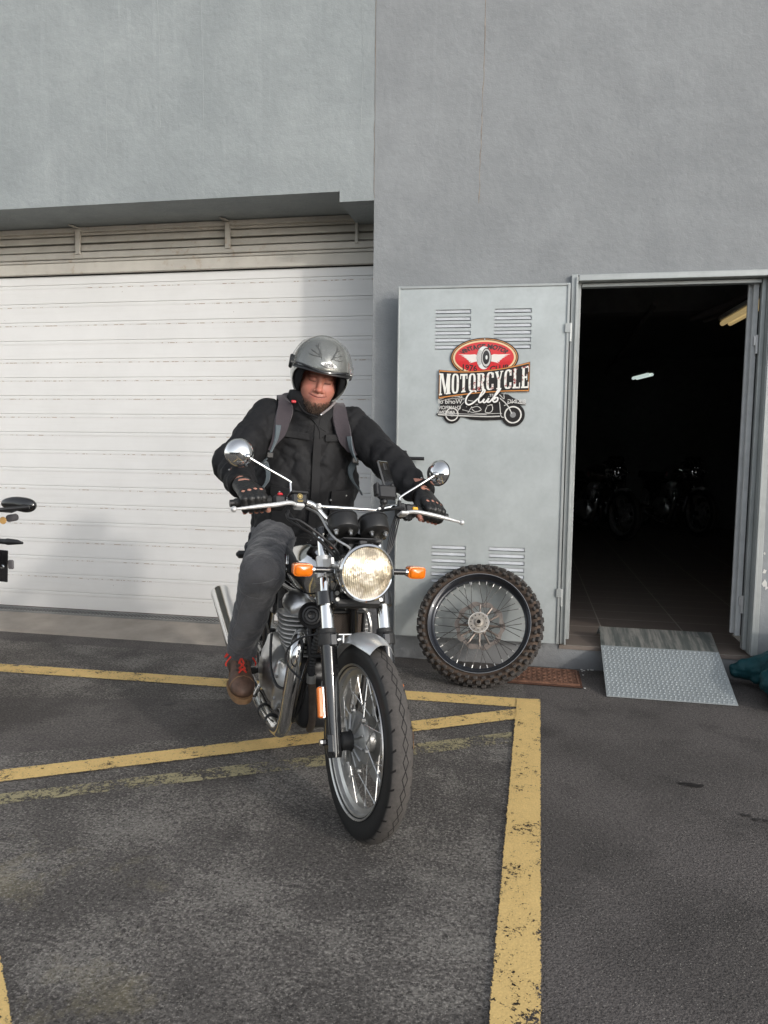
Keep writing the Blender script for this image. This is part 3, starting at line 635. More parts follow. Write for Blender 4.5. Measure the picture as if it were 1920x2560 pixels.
# yokes
yk = MB()
for s, h in ((.470, .046), (.708, .024)):
    if s < .6: yk.box(S(-.012, 0, s), (.070, .19, h), .01, SM)
    else: yk.box(S(-.02, 0, s), (.055, .17, h), .008, SM)
    for a in (-1, 1): yk.tube([S(0, .105 * a, s - h / 2), S(0, .105 * a, s + h / 2)], .034, 20).box(S(.02, .082 * a, s), (.048, .036, h * .96), .006, SM)
yk.tube([S(-.035, 0, .44), S(-.035, 0, .72)], .026, 16); yoke = yk.tf(ST).make('fork_yoke', M['gloss'], bike)
for a in (-1, 1):
    for s in (.459, .481, .708): MB().tube([S(.04, .080 * a, s), S(.048, .080 * a, s)], .0072, 10).tf(ST).make('yoke_bolt', M['spoke'], yoke)
MB().box(S(.02, 0, .452), (.05, .17, .03), .008, SM).tf(ST).make('yoke_skirt', M['satin'], yoke)
# headlight ears, bowl, rim, lens
for a in (-1, 1):
    m = MB().tube([S(0, .105 * a, .545), S(0, .105 * a, .62)], .0275, 18).prism([(-.004, -.036), (.05, -.014), (.10, -.010), (.10, .012), (.05, .018), (-.004, .036)], S(.012, .105 * a - .004, .575), PF, AX, .009)
    m.tube([S(.07, .104 * a, .572), S(.07, .090 * a, .572)], .013, 12); m.tf(ST).make('headlight_bracket', M['alu'], bike)
HX = np.array([math.cos(R_(3)), 0, math.sin(R_(3))]); HC = S(.118, 0, .535)
hl = MB().lathe([(0, -.135), (.035, -.132), (.065, -.115), (.085, -.08), (.094, -.035), (.097, -.004), (.097, .0)], HC, HX, 56).tf(ST).make('headlight', M['chrome'], bike)
MB().lathe([(.093, -.006), (.0985, -.004), (.1005, .004), (.0985, .014), (.0925, .0185), (.0885, .0165), (.0875, .010)], HC, HX, 64).tf(ST).make('headlight_rim', M['chrome'], hl)
def m_lens():
    t = NT('headlight_glass'); v = t.coord(); sp = t.n('ShaderNodeSeparateXYZ'); t.l(v, sp.inputs[0])
    fl = t.math('SINE', t.math('MULTIPLY', sp.outputs[1], 1000)); wn = t.noise(v, 26, 2, .5); wn2 = t.noise(v, 15, 3, .6)
    c = t.mix(t.ramp(wn, [(.40, 0), (.62, 1)]), (.46, .38, .27), (.90, .80, .60)); c = t.mix(t.ramp(wn2, [(.50, 0), (.62, .85)]), c, (.95, .93, .88))
    c = t.mix(t.math('MULTIPLY', t.math('GREATER_THAN', fl, .1), .42), c, (.26, .20, .13))
    em = t.math('MULTIPLY', t.ramp(wn2, [(.45, .0), (.62, 1)]), .16)
    b = t.bump(t.math('ADD', fl, t.math('MULTIPLY', wn, 12)), .5, .0015)
    return t.set(color=c, metal=.5, rough=.28, coat=1., coatr=.03, emis=(1, .78, .50), emis_s=em, normal=b)
MB().lathe([(.0885, .0125), (.080, .0190), (.062, .0265), (.040, .0320), (.018, .0345), (0, .0350)], HC, HX, 56).tf(ST).make('lens', m_lens(), hl, ang=180)
# indicators
def indicator(base, dirv, mount=.07, name='indicator'):
    base = np.array(base); d = np.array(dirv, float)
    m = MB().tube([base, base + d * mount], .0105, 14); i_o = m.tf(ST).make(name, M['gloss'], bike)
    MB().tube([base + d * (mount - .002), base + d * (mount + .012)], .0125, 14).tf(ST).make('collar', M['chrome'], i_o)
    cc = base + d * (mount + .040)
    rp = MB(); pts = []
    for k in range(28):
        t = 2 * math.pi * k / 28; x = abs(math.cos(t)) ** .45 * math.copysign(1, math.cos(t)); z = abs(math.sin(t)) ** .45 * math.copysign(1, math.sin(t)); pts.append((x * .033, z * .0215))
    n = len(pts); V = []
    for (xx, sc) in ((-.030, .80), (-.022, .94), (.006, 1.), (.014, 1.), (.0145, .86), (.019, .84), (.022, .70), (.023, .0)):
        for (py, pz) in pts: V.append(cc + np.array([xx, py * sc, pz * sc]))
    F = [(j * n + k, (j + 1) * n + k, (j + 1) * n + (k + 1) % n, j * n + (k + 1) % n) for j in range(7) for k in range(n)] + [tuple(range(n))]
    rp.add(V, F).tf(ST).make('amber_lens', M['amber'], i_o, ang=50)
indicator(S(.075, -.100, .553), (0, -1, 0)); indicator(S(.075, .100, .553), (0, 1, 0))
# instruments: two round clocks seen from below the front
gdir = np.array([-.62, 0, .785]); gdir /= np.linalg.norm(gdir)
for a in (-1, 1):
    gc = S(.095, .0575 * a, .682)
    go = MB().lathe([(0, 0), (.040, 0), (.050, .004), (.0525, .010), (.0525, .050), (.0505, .058), (.046, .060), (0, .060)], gc, gdir, 40).tf(ST).make('instrument', simple('matt_black_casing', (.016, .016, .016), .45), bike)
    MB().lathe([(.0495, .054), (.0535, .056), (.0535, .061), (.049, .064), (.046, .0625)], gc, gdir, 40).tf(ST).make('bezel', M['satin'], go)
    for q in (-.028, .024): MB().lathe([(0, -.016), (.005, -.016), (.006, -.006), (.0095, -.005), (.0095, 0), (0, 0)], gc + np.array([.012, q + .008 * a, .008]), gdir, 8).tf(ST).make('mount_bolt', M['spoke'], go)
m = MB().box(S(.085, 0, .655), (.075, .15, .006), .002, SM).box(S(.03, 0, .655), (.09, .09, .03), .01, SM).box(S(.115, 0, .640), (.012, .03, .020), .003, SM)
for a in (-1, 1): m.tube([S(.01, .06 * a, .65), S(.085, .075 * a, .655)], .008, 8).box(S(.065, .03 * a, .635), (.03, .03, .035), .006, SM)
m.tf(ST).make('instrument_bracket', M['satin'], bike)
m = MB()      # wiring loom and fittings behind the lamp
for k in range(10):
    a = random.uniform(-.07, .07); m.tube([S(.02, a, .66), S(.05, a * 1.1 + random.uniform(-.02, .02), .635), S(.06, a * .7, .61), S(.03, a * .5, .585)], .004, 6, smooth=4)
m.box(S(-.01, 0, .62), (.05, .12, .07), .012, SM); m.tf(ST).make('wiring_loom', M['cable'], bike)
# handlebar
bar = [S(-.03, -.405, .812), S(-.018, -.30, .822), S(-.004, -.20, .826), S(.0, -.145, .816), S(.0, -.120, .798), S(.0, -.092, .765), S(-.002, -.072, .747), S(-.004, -.04, .742), S(-.005, 0, .742)]
bar = bar + [p * np.array([1, -1, 1]) for p in bar[-2::-1]]
hbo = MB().tube(bar, .0112, 16, smooth=6).tf(ST).make('handlebar', M['chrome'], bike)
MB().tube([S(.004, -.118, .806), S(.004, .118, .806)], .0068, 12).tf(ST).make('crossbar', M['chrome'], hbo)
for a in (-1, 1):
    MB().box(S(.004, .118 * a, .803), (.026, .020, .024), .006, SM).tube([S(.010, .116 * a, .806), S(.022, .116 * a, .806)], .0055, 8).tf(ST).make('bar_clamp', M['alu'], hbo)
    MB().tube([S(-.005, .038 * a, .708), S(-.005, .038 * a, .75)], .016, 12).tf(ST).make('riser', M['alu'], hbo)
    MB().tube([S(-.0165, .283 * a, .8235), S(-.018, .30 * a, .822), S(-.030, .405 * a, .812), S(-.031, .409 * a, .811)], [.019, .0165, .0165, .014], 16).tf(ST).make('grip', M['rubber'], hbo)
    MB().tube([S(-.031, .408 * a, .8115), S(-.032, .425 * a, .810)], [.0135, .0125], 14).tf(ST).make('bar_end', M['satin'], hbo)
# controls on the right (image left): switch box, reservoir, lever, mirror
sw = MB().box(S(-.010, -.258, .815), (.055, .050, .048), .010, SM).tf(ST).make('right_switch', M['satin'], hbo)
MB().box(S(.0, -.255, .843), (.018, .018, .010), .003, SM).tf(ST).make('kill_switch', NT('red_plastic').set(color=(.62, .02, .03), rough=.35), sw)
rv = MB().box(S(.032, -.200, .812), (.052, .056, .040), .006, SM).box(S(.032, -.200, .835), (.058, .062, .010), .003, SM).tf(ST).make('brake_reservoir', M['satin'], hbo)
gold = NT('gold_print').set(color=(.42, .31, .10), rough=.4, metal=.3); rm = MB(); rc = S(.0592, -.200, .819)
rm.lathe([(.0078, 0), (.0094, 0), (.0094, .0006), (.0078, .0006)], rc, PF, 24, close=True).lathe([(0, 0), (.0052, 0), (.0052, .0006), (0, .0006)], rc, PF, 16)
for k, ww in enumerate((.022, .016)): rm.box(S(.0597, -.200, .804 - .0045 * k), (.0006, ww, .0016), 0, SM)
rm.tf(ST).make('gold_label', gold, rv)
sw2 = MB().box(S(-.010, .248, .812), (.055, .055, .050), .010, SM).box(S(.01, .205, .806), (.05, .03, .05), .006, SM)
for k in range(5): sw2.box(S(.022, .215 + .006 * k, .776), (.02, .004, .018 + .004 * (k % 2)), .001, SM)
sw2 = sw2.tf(ST).make('left_switch', M['satin'], hbo)
MB().box(S(.020, .262, .815), (.012, .022, .012), .003, SM).tf(ST).make('yellow_switch', NT('yellow_plastic').set(color=(.80, .42, .03), rough=.4), sw2)
for a, b0, b1 in ((-1, (.055, .790), (.064, .757)), (1, (.055, .786), (.064, .757))):
    L = [S(.046, .205 * a, b0[1] + .001), S(.060, .240 * a, b0[1] + .002), S(.068, .29 * a, .779), S(.070, .34 * a, .770), S(.066, .40 * a, .760), S(.062, .425 * a, .757)]
    lv_ = MB().tube(L, [.0065, .0075, .0080, .0075, .0055, .0045], 12, smooth=5); lv_.v = [tuple(p) for p in np.array(lv_.v)]
    lv_.ball(S(.062, .432 * a, .756), .0105, 16, 10); lv_.box(S(.040, .200 * a, b0[1] - .002), (.04, .034, .014), .004, SM); lv_.tf(ST).make('lever', M['alu'], hbo)
def mirror(stem, c, nrm, name='mirror'):
    mo = MB().tube(stem, [.0045] * len(stem), 10, smooth=5).tf(ST).make(name, M['chrome'], bike)
    nrm = np.array(nrm, float); nrm /= np.linalg.norm(nrm); c = np.array(c)
    MB().lathe([(0, .026), (.014, .0245), (.028, .020), (.040, .012), (.048, .002), (.0505, -.006)], c, nrm, 48).tf(ST).make('mirror_shell', M['chrome'], mo, ang=180)
    MB().lathe([(.0505, -.006), (.052, -.008), (.0515, -.013), (.047, -.0145), (0, -.0145)], c, nrm, 48).tf(ST).make('mirror_rim', M['satin'], mo)
    MB().lathe([(0, -.0152), (.046, -.0152)], c, nrm, 48).tf(ST).make('mirror_glass', NT('mirror_glass').set(color=(.85, .87, .88), metal=1., rough=.02), mo)
    MB().ball(np.array(stem[-1]), .0115, 14, 10).tf(ST).make('ball_joint', M['chrome'], mo)
mirror([S(.03, -.224, .82), S(.03, -.224, .872), S(.031, -.228, .884), S(.035, -.300, .920), S(.046, -.378, .957)], S(.024, -.401, .979), (.97, -.10, .10))
mirror([S(.03, .192, .80), S(.03, .196, .842), S(.031, .203, .856), S(.033, .28, .905), S(.045, .352, .951)], S(.026, .370, .968), (.42, -.88, .14))
for a in (-1, 1): MB().tube([S(.03, .222 * a if a < 0 else .192, .800), S(.03, .222 * a if a < 0 else .194, .838)], .008, 10).tf(ST).make('mirror_boot', M['rubber'], hbo)
# cables
def cable(pts, r, mat='cable', name='cable'):
    MB().tube([p for p in pts], r, 8, smooth=7).make(name, M[mat], bike)
B_ = StB
cable([B_(.03, -.235, .775), B_(.045, -.242, .742), B_(.06, -.20, .725), B_(.065, -.12, .665), B_(.06, -.07, .615), B_(.03, -.045, .56)], .0048)
cable([B_(.0, -.236, .775), B_(.03, -.228, .735), B_(.045, -.15, .68), B_(.04, -.075, .60), B_(.02, -.05, .55)], .0042)
cable([B_(.0, -.225, .78), B_(.02, -.19, .72), B_(.035, -.12, .665), B_(.035, -.07, .61), B_(.01, -.04, .54)], .0036)
cable([B_(.0, -.16, .80), B_(.045, -.13, .76), B_(.08, -.115, .70), B_(.11, -.10, .655), B_(.13, -.06, .62), B_(.10, -.02, .60)], .0042, 'spoke', 'braided_hose')
for q in range(4): cable([B_(.0, .205 - .006 * q, .79), B_(.03, .175 - .008 * q, .73), B_(.03, .150 - .006 * q, .66), B_(.01, .115, .60 - .01 * q), B_(-.02, .06, .55)], .0027)
cable([B_(.01, .11, .80), B_(.055, .15, .795), B_(.06, .19, .80), B_(.03, .205, .79)], .0055)
cable([np.array([-.30, -.09, .60]), np.array([-.35, -.15, .57]), np.array([-.37, -.185, .52]), np.array([-.36, -.18, .47]), np.array([-.30, -.14, .43])], .0038)
cable([np.array([-.60, -.195, .53]), np.array([-.58, -.20, .47]), np.array([-.53, -.205, .41]), np.array([-.47, -.19, .36]), np.array([-.42, -.15, .36])], .0055)
cable([np.array([-.72, -.15, .84]), np.array([-.70, -.19, .72]), np.array([-.74, -.20, .60]), np.array([-.73, -.18, .50])], .0040, 'spoke')
# front mudguard
fm = MB(); TH = np.linspace(R_(51), R_(158), 40); WP = np.linspace(-1, 1, 15); V = []
for lay in (0, 1):
    for t in TH:
        e = min(1., (t - TH[0]) / .28) if t < 1.6 else min(1, (TH[-1] - t) / .2); e = .35 + .65 * math.sin(min(1, max(0, e)) * 1.57)
        for w_ in WP:
            hwid = .057 * (.55 + .45 * e); rr = .350 - (.035 * abs(w_) ** 2.6) - .0022 * lay + (.004 * (1 - e)); d = PF * math.cos(t) + AX * math.sin(t)
            V.append(C0 + d * rr + np.array([0, w_ * hwid, 0]))
n1, n2 = len(TH), len(WP); o = n1 * n2; F = []
for i in range(n1 - 1):
    for j in range(n2 - 1):
        a = i * n2 + j; F.append((a, a + n2, a + n2 + 1, a + 1)); F.append((o + a, o + a + 1, o + a + n2 + 1, o + a + n2))
    for j, fl in ((0, 0), (n2 - 1, 1)):
        a = i * n2 + j; q = (a, o + a, o + a + n2, a + n2); F.append(q if not fl else q[::-1])
for j in range(n2 - 1):
    for i in (0, n1 - 1): a = i * n2 + j; F.append((a, a + 1, o + a + 1, o + a))
fdo = fm.add(V, F).tf(ST).make('front_mudguard', M['silver'], bike, ang=60)
for a in (-1, 1): MB().prism([(-.04, -.008), (.045, -.012), (.05, .012), (.0, .018), (-.04, .012)], S(-.01, .062 * a, .325), PF, AX, .004 * 1).tube([S(.02, .065 * a, .328), S(.02, .10 * a, .322)], .006, 8).tf(ST).make('mudguard_stay', M['silver'], fdo)
MB().prism([(-.06, -.0), (.06, 0), (.05, .012), (-.05, .012)], S(-.0, -.02, .347), (0, 1, 0), PF, .003).tf(ST).make('mudguard_bridge', M['silver'], fdo)
# tank (chrome), badge, seat
def f_tank(X, Y, Z):
    d = ell(X, Y, Z, (-.59, 0, .82), (.29, .160, .120)); d = sm(d, ell(X, Y, Z, (-.49, 0, .80), (.205, .138, .112)), .05)
    d = sm(d, rbox(X, Y, Z, (-.58, 0, .745), (.20, .105, .05), .045), .05); return ssub(d, rbox(X, Y, Z, (-.6, 0, .64), (.5, .05, .09), .03), .02)
tk = smb(f_tank, (-.93, -.20, .65), (-.25, .20, .98), .009).make('fuel_tank', m_chrome('chrome_tank', (.62, .62, .61), .035), bike, ang=180)
MB().lathe([(0, .004), (.028, .004), (.03, 0), (.03, -.02)], (-.52, 0, .938), (0, 0, 1), 24).make('fuel_cap', M['chrome'], tk)
sd = MB(); seam(sd, f_tank, [(-.86, -.15, .76), (-.70, -.16, .725), (-.50, -.15, .715), (-.36, -.10, .73)], .0035); sd.make('tank_seam', M['gloss'], tk)
for sy in (-1, 1):
    bd = MB(); pp_ = [(-.585 + .034 * math.cos(t) , sy * .2, .812 + .050 * math.sin(t)) for t in np.linspace(0, 2 * math.pi, 25)[:-1]]
    P = proj(f_tank, pp_, .003); c_ = proj(f_tank, [(-.585, sy * .2, .812)], .004); bd.add(list(P) + list(c_), [(i, (i + 1) % 24, 24) for i in range(24)]); bd.make('badge', simple('maroon_badge', (.28, .07, .10), .3, .4, .5, 40, coat=.5), tk)
    bd = MB().tube(list(P) + [P[0]], .002, 6); bd.make('badge_rim', M['chrome'], tk)
def f_seat(X, Y, Z): return sm(rbox(X, Y, Z, (-1.17, 0, .785), (.30, .13, .045), .04), rbox(X, Y, Z, (-.92, 0, .775), (.12, .09, .04), .035), .06)
smb(f_seat, (-1.55, -.17, .70), (-.75, .17, .87), .011).make('seat', simple('black_leather_seat', (.015, .015, .016), .5, 0, .2, 40, .2, 200), bike, ang=180)
# frame
fr_ = MB()
for a in (-1, 1):
    fr_.tube([(-.285, .02 * a, .80), (-.33, .05 * a, .66), (-.44, .085 * a, .42), (-.55, .10 * a, .20), (-.75, .11 * a, .17), (-1.02, .12 * a, .24), (-1.05, .12 * a, .45), (-1.0, .11 * a, .72)], .0165, 12, smooth=4)
    fr_.tube([(-.28, .03 * a, .84), (-.55, .07 * a, .70), (-.95, .12 * a, .70), (-1.55, .12 * a, .76)], .015, 12, smooth=4)
fr_.tube([(-.295, 0, .88), (-.26, 0, .72)], .033, 16); fr_.tube([(-1.04, -.13, .33), (-1.4, -.115, .322)], .02, 12); fr_.tube([(-1.04, .13, .33), (-1.4, .115, .322)], .02, 12)
fr_.make('frame', M['gloss'], bike)
for a in (-1, 1):
    so_ = MB().tube([(-1.35, .14 * a, .35), (-1.22, .14 * a, .70)], .015, 12).make('rear_shock', M['chrome'], bike)
    c_ = MB(); T_ = np.linspace(0, 1, 160); c_.tube([(-1.33 + .10 * t, .14 * a + .03 * math.cos(t * 62), .40 + .26 * t + .012 * math.sin(t * 62)) for t in T_], .005, 5); c_.make('spring', M['satin'], so_)
# engine: crankcase, finned barrels, polished head and side covers
def f_case(X, Y, Z):
    d = rbox(X, Y, Z, (-.76, 0, .33), (.22, .115, .115), .05); return sm(d, rbox(X, Y, Z, (-.62, 0, .26), (.14, .10, .09), .04), .04)
eng = smb(f_case, (-1.02, -.15, .14), (-.42, .15, .49), .012).make('engine', M['satin'], bike, ang=180)
for a in (-1, 1):
    def f_cov(X, Y, Z):
        Yy = Y * a; d = ell(X, Yy, Z, (-.70, .118, .335), (.165, .085, .135)); d = sm(d, ell(X, Yy, Z, (-.84, .11, .34), (.15, .07, .11)), .04)
        d = sm(d, rbox(X, Yy, Z, (-.76, .10, .435), (.12, .055, .035), .02), .03)
        d = sm(d, cone(X, Yy, Z, (-.575, .16, .42), (-.60, .165, .24), .012, .018), .022)
        d = sm(d, np.maximum(abs(Yy - .175) - .022, np.sqrt((X + .745) ** 2 + (Z - .335) ** 2) - .062), .02); return np.maximum(d, .095 - Yy)
    lo, hi = ((-1.02, .08, .17), (-.50, .23, .50)); lo = (lo[0], min(lo[1] * a, hi[1] * a), lo[2]); hi = (hi[0], max(.08 * a, .23 * a), hi[2])
    co = smb(f_cov, lo, hi, .0065).make('engine_side_cover', M['polished'], eng, ang=180)
    bm = MB()
    for x, z in ((-.545, .37), (-.56, .27), (-.63, .215), (-.80, .215), (-.60, .45), (-.72, .468)):
        P = proj(f_cov, [(x, .2 * a, z)], 0)[0]; bm = MB().tube([P - np.array([0, .003 * a, 0]), P + np.array([0, .005 * a, 0])], .0075, 6); bm.make('cover_bolt', M['spoke'], co)
bf = MB()
for k in range(10):
    z = .475 + .0165 * k; sx = .088 + .004 * math.sin(k * .35); sy_ = .150 + .032 * math.sin(min(1, k / 6) * 1.57); pts = []
    for q in range(40):
        t = 2 * math.pi * q / 40; pts.append((-.525 - (z - .47) * .12 + sx * abs(math.cos(t)) ** .5 * math.copysign(1, math.cos(t)), sy_ * abs(math.sin(t)) ** .55 * math.copysign(1, math.sin(t))))
    bf.prism(pts, (0, 0, z), (1, 0, 0), (0, 1, 0), .0052)
bf.make('cylinder_fins', M['alu'], eng, ang=30)
MB().box((-.53, 0, .54), (.14, .25, .16), .03).make('cylinder_block', M['satin'], eng)
def f_head(X, Y, Z):
    d = 1e3
    for a in (-1, 1):
        d = np.minimum(d, sm(ell(X, Y, Z, (-.545, .095 * a, .672), (.092, .072, .045)), rbox(X, Y, Z, (-.545, .09 * a, .648), (.085, .065, .022), .02), .03))
    return sm(d, rbox(X, Y, Z, (-.545, 0, .648), (.08, .10, .018), .015), .02)
smb(f_head, (-.66, -.19, .61), (-.43, .19, .73), .0065).make('rocker_cover', M['polished'], eng, ang=180)
MB().tube([(-.90, -.13, .44), (-.90, -.13, .475)], .018, 12).tube([(-.86, -.12, .40), (-.93, -.135, .455)], .008, 8).make('oil_filler', M['satin'], eng)
for a in (-1, 1):      # black intake / side panels
    pass
for a in (-1, 1): MB().box((-.98, .125 * a, .62), (.20, .02, .16), .02).make('side_panel', M['gloss'], bike)
# horns
for a in (-1,):
    ho = MB().lathe([(0, .0), (.012, .003), (.016, -.002), (.024, -.002), (.028, .004), (.034, .003), (.038, -.003), (.043, .002), (.046, .006), (.0485, .002), (.046, -.012), (.02, -.03), (0, -.03)], (-.315, -.115, .665), (.93, -.30, .2), 40).make('horn', M['satin'], bike)
# oil cooler between the fork legs
def m_mesh():
    t = NT('cooler_mesh'); v = t.coord(scale=(1, 1, 1.0)); sp = t.n('ShaderNodeSeparateXYZ'); t.l(v, sp.inputs[0]); y, z = sp.outputs[1], sp.outputs[2]
    a = t.math('ADD', t.math('MULTIPLY', y, 95), t.math('MULTIPLY', z, 160)); b = t.math('SUBTRACT', t.math('MULTIPLY', y, 95), t.math('MULTIPLY', z, 160))
    g = t.math('MAXIMUM', t.math('LESS_THAN', t.math('ABSOLUTE', t.math('SUBTRACT', t.math('FRACT', a), .5)), .10), t.math('LESS_THAN', t.math('ABSOLUTE', t.math('SUBTRACT', t.math('FRACT', b), .5)), .10))
    return t.set(color=t.mix(g, (.008, .007, .006), (.14, .10, .075)), rough=.5, metal=.2, normal=t.bump(g, .6, .003))
oc = MB().box((-.375, 0, .585), (.030, .190, .150), .004).make('oil_cooler', m_mesh(), bike, smooth=False)
MB().box((-.372, 0, .667), (.040, .205, .014), .004).box((-.372, 0, .503), (.040, .205, .014), .004).box((-.372, -.101, .585), (.038, .012, .17), .004).box((-.372, .101, .585), (.038, .012, .17), .004).make('cooler_frame', M['satin'], oc)
MB().tube([(-.37, .118, .66), (-.36, .13, .60), (-.38, .125, .50), (-.46, .12, .44)], .0085, 10, smooth=5).make('oil_line', M['spoke'], bike)
# ribbed breather hose and stained pipe beside the downtube
P, _ = catmull(np.array([(-.30, -.070, .66), (-.345, -.085, .56), (-.385, -.085, .46), (-.41, -.075, .41)]), np.zeros(4), 22)
MB().tube(P, [.0115 + .0035 * (i % 3 == 0) for i in range(len(P))], 12).make('ribbed_hose', M['rubber'], bike)
MB().tube([(-.41, -.075, .42), (-.412, -.075, .385)], .018, 12).make('hose_joint', M['alu_cast'], bike)
MB().tube([(-.412, -.072, .40), (-.43, -.06, .30), (-.455, -.05, .22), (-.50, -.045, .17)], .0145, 12, smooth=5).make('breather_pipe', M['brown_pipe'], bike)
# exhausts
for a in (-1, 1):
    P = [(-.50, .085, .545), (-.452, .115, .558), (-.405, .137, .530), (-.392, .148, .470), (-.418, .152, .36), (-.462, .152, .25), (-.505, .152, .180), (-.57, .155, .152), (-.70, .170, .158), (-.90, .192, .200), (-1.15, .208, .255)]
    eo = MB().tube([(x, y * a, z) for x, y, z in P], [.026] + [.0275] * 10, 20, smooth=8).make('exhaust_pipe', M['chrome'], bike)
    MB().tube([(-.485, .09 * a, .555), (-.47, .104 * a, .558)], .037, 16).make('exhaust_flange', M['alu'], eo)
    for q in ((-.655, .163, .156), (-.745, .176, .168)): MB().tube([(q[0] - .006, q[1] * a, q[2] - .001), (q[0] + .006, q[1] * a, q[2] + .001)], .0315, 16).make('pipe_clamp', M['satin'], eo)
    MB().tube([(-1.13, .207 * a, .25), (-1.22, .214 * a, .276), (-1.34, .218 * a, .312), (-1.79, .226 * a, .449), (-1.805, .2262 * a, .4535), (-1.82, .2264 * a, .458), (-1.822, .2264 * a, .459)], [.029, .036, .043, .048, .0515, .0515, .040], 28).make('silencer', M['chrome'], bike)
# footpegs, brake pedal, side stand, rear end
for a in (-1, 1): MB().tube([(-.86, .13 * a, .31), (-.86, .20 * a, .305)], .011, 10).tube([(-.86, .20 * a, .305), (-.86, .30 * a, .305)], .015, 12).make('footpeg', M['rubber'], bike)
MB().tube([(-.90, -.15, .27), (-.80, -.20, .235), (-.68, -.235, .25), (-.64, -.25, .262)], .008, 10, smooth=4).box((-.635, -.262, .264), (.03, .045, .008), .003).make('brake_pedal', M['chrome'], bike)
MB().tube([(-.85, .13, .20), (-.92, .20, .13), (-1.0, .27, .045)], .011, 8, smooth=3).make('side_stand', M['gloss'], bike)
rm_ = MB(); V = []; TH = np.linspace(R_(20), R_(190), 30)
for t in TH:
    for w_ in np.linspace(-1, 1, 9): V.append(CRr + np.array([math.cos(t) * -(.375 - .02 * w_ * w_), w_ * .075, math.sin(t) * (.375 - .02 * w_ * w_)]))
rm_.add(V, [(i * 9 + j, i * 9 + j + 1, (i + 1) * 9 + j + 1, (i + 1) * 9 + j) for i in range(18) for j in range(8)]); rm_.make('rear_mudguard', M['chrome'], bike)
MB().lathe([(0, .03), (.035, .025), (.042, 0), (.04, -.05), (0, -.06)], (-1.70, 0, .66), (-1, 0, 0), 24).make('tail_light', NT('red_lens').set(color=(.5, .01, .01), rough=.2, coat=1.), bike)
for a in (-1, 1): MB().tube([(-1.62, .06 * a, .70), (-1.62, .13 * a, .70)], .008, 8).box((-1.62, .155 * a, .70), (.045, .06, .04), .014).make('rear_indicator', M['satin'], bike)
# phone clamped to the handlebar
ph_c = S(.035, .140, .895)
pm = MB().tube([S(.0, .125, .80), S(.02, .135, .83), S(.03, .138, .86)], .009, 10).ball(S(.02, .135, .835), .015, 12, 8).box(S(.030, .145, .868), (.026, .075, .055), .008, SM).box(S(.022, .108, .88), (.03, .014, .05), .004, SM).box(S(.022, .170, .88), (.03, .014, .05), .004, SM)
pm.tf(ST).make('phone_mount', M['satin'], hbo)
PR = np.array(Matrix.Rotation(R_(35), 3, 'Z')) @ SM
po = MB().box(S(.016, .158, .925), (.010, .072, .150), .004, PR).tf(ST); po.v = [tuple(BA @ np.array(p) + BO) for p in po.v]
po = po.make('phone', M['gloss']); tag(po, 'black phone clamped upright to the motorcycle handlebar', 'phone')
po2 = MB().box(S(.022, .152, .975), (.004, .02, .03), .002, PR).tf(ST); po2.v = [tuple(BA @ np.array(p) + BO) for p in po2.v]; po2.make('camera_bump', M['satin'], po)
#PERSON
# ================================================================== RIDER (same frame as the motorcycle)
def m_cloth(name, c, bs=.35, scale=420, rough=.85, sheen=.25, var=.18, fold=0):
    t = NT(name); v = t.coord(); n = t.noise(v, 11, 6, .65); f = t.noise(v, scale, 3, .6)
    cc = t.mix(t.ramp(n, [(.3, 0), (.75, 1)]), tuple(x * (1 - var) for x in c), tuple(x * (1 + var) for x in c)); cc = t.mix(t.ramp(f, [(.35, 0), (.75, .35)]), cc, tuple(min(1, x * 1.7) for x in c))
    h = t.math('ADD', t.math('MULTIPLY', f, .25), t.math('MULTIPLY', n, 1.6)); w_ = t.noise(t.coord(scale=(1, 1, 1)), 34, 5, .6); h = t.math('ADD', h, t.math('MULTIPLY', w_, 1.2))
    return t.set(color=cc, rough=rough, sheen=sheen, spec=.25, normal=t.bump(h, bs, .006))
M['jacket'] = m_cloth('black_jacket_cloth', (.0115, .0115, .0125), .3, rough=.66, sheen=.0); M['denim'] = m_cloth('charcoal_denim', (.054, .055, .060), .6, 300, var=.28); M['leather'] = simple('black_glove_leather', (.012, .012, .012), .42, 0, .2, 50, .5, 90)
M['stitch'] = simple('grey_thread', (.12, .12, .125), .8); M['strap'] = m_cloth('grey_violet_strap', (.050, .042, .048), .3); M['webbing'] = m_cloth('pale_grey_webbing', (.10, .125, .14), .3)
M['shoe'] = simple('worn_brown_leather', (.090, .050, .033), .6, 0, .4, 28, .4, 70); M['sole'] = simple('tan_rubber_sole', (.22, .125, .06), .7, 0, .25, 30, .2, 60); M['lace'] = simple('red_lace', (.55, .035, .02), .8, 0, .2, 60, .3, 200)
def m_skin():
    t = NT('skin'); a = t.n('ShaderNodeVertexColor'); a.layer_name = 'Col'; n = t.noise(t.coord(), 160, 5, .6); n2 = t.noise(t.coord(), 45, 4)
    c = t.mix(t.ramp(n2, [(.35, 0), (.7, .2)]), a.outputs[0], (.46, .17, .12))
    return t.set(color=c, rough=t.math('ADD', t.math('MULTIPLY', n, .2), .38), sss=.12, spec=.4, normal=t.bump(n, .15, .002))
M['skin'] = m_skin()
me_ = empty('person', mat=BM); person = tag(me_, 'man in silver open-face helmet and black jacket sitting astride the motorcycle', 'person')
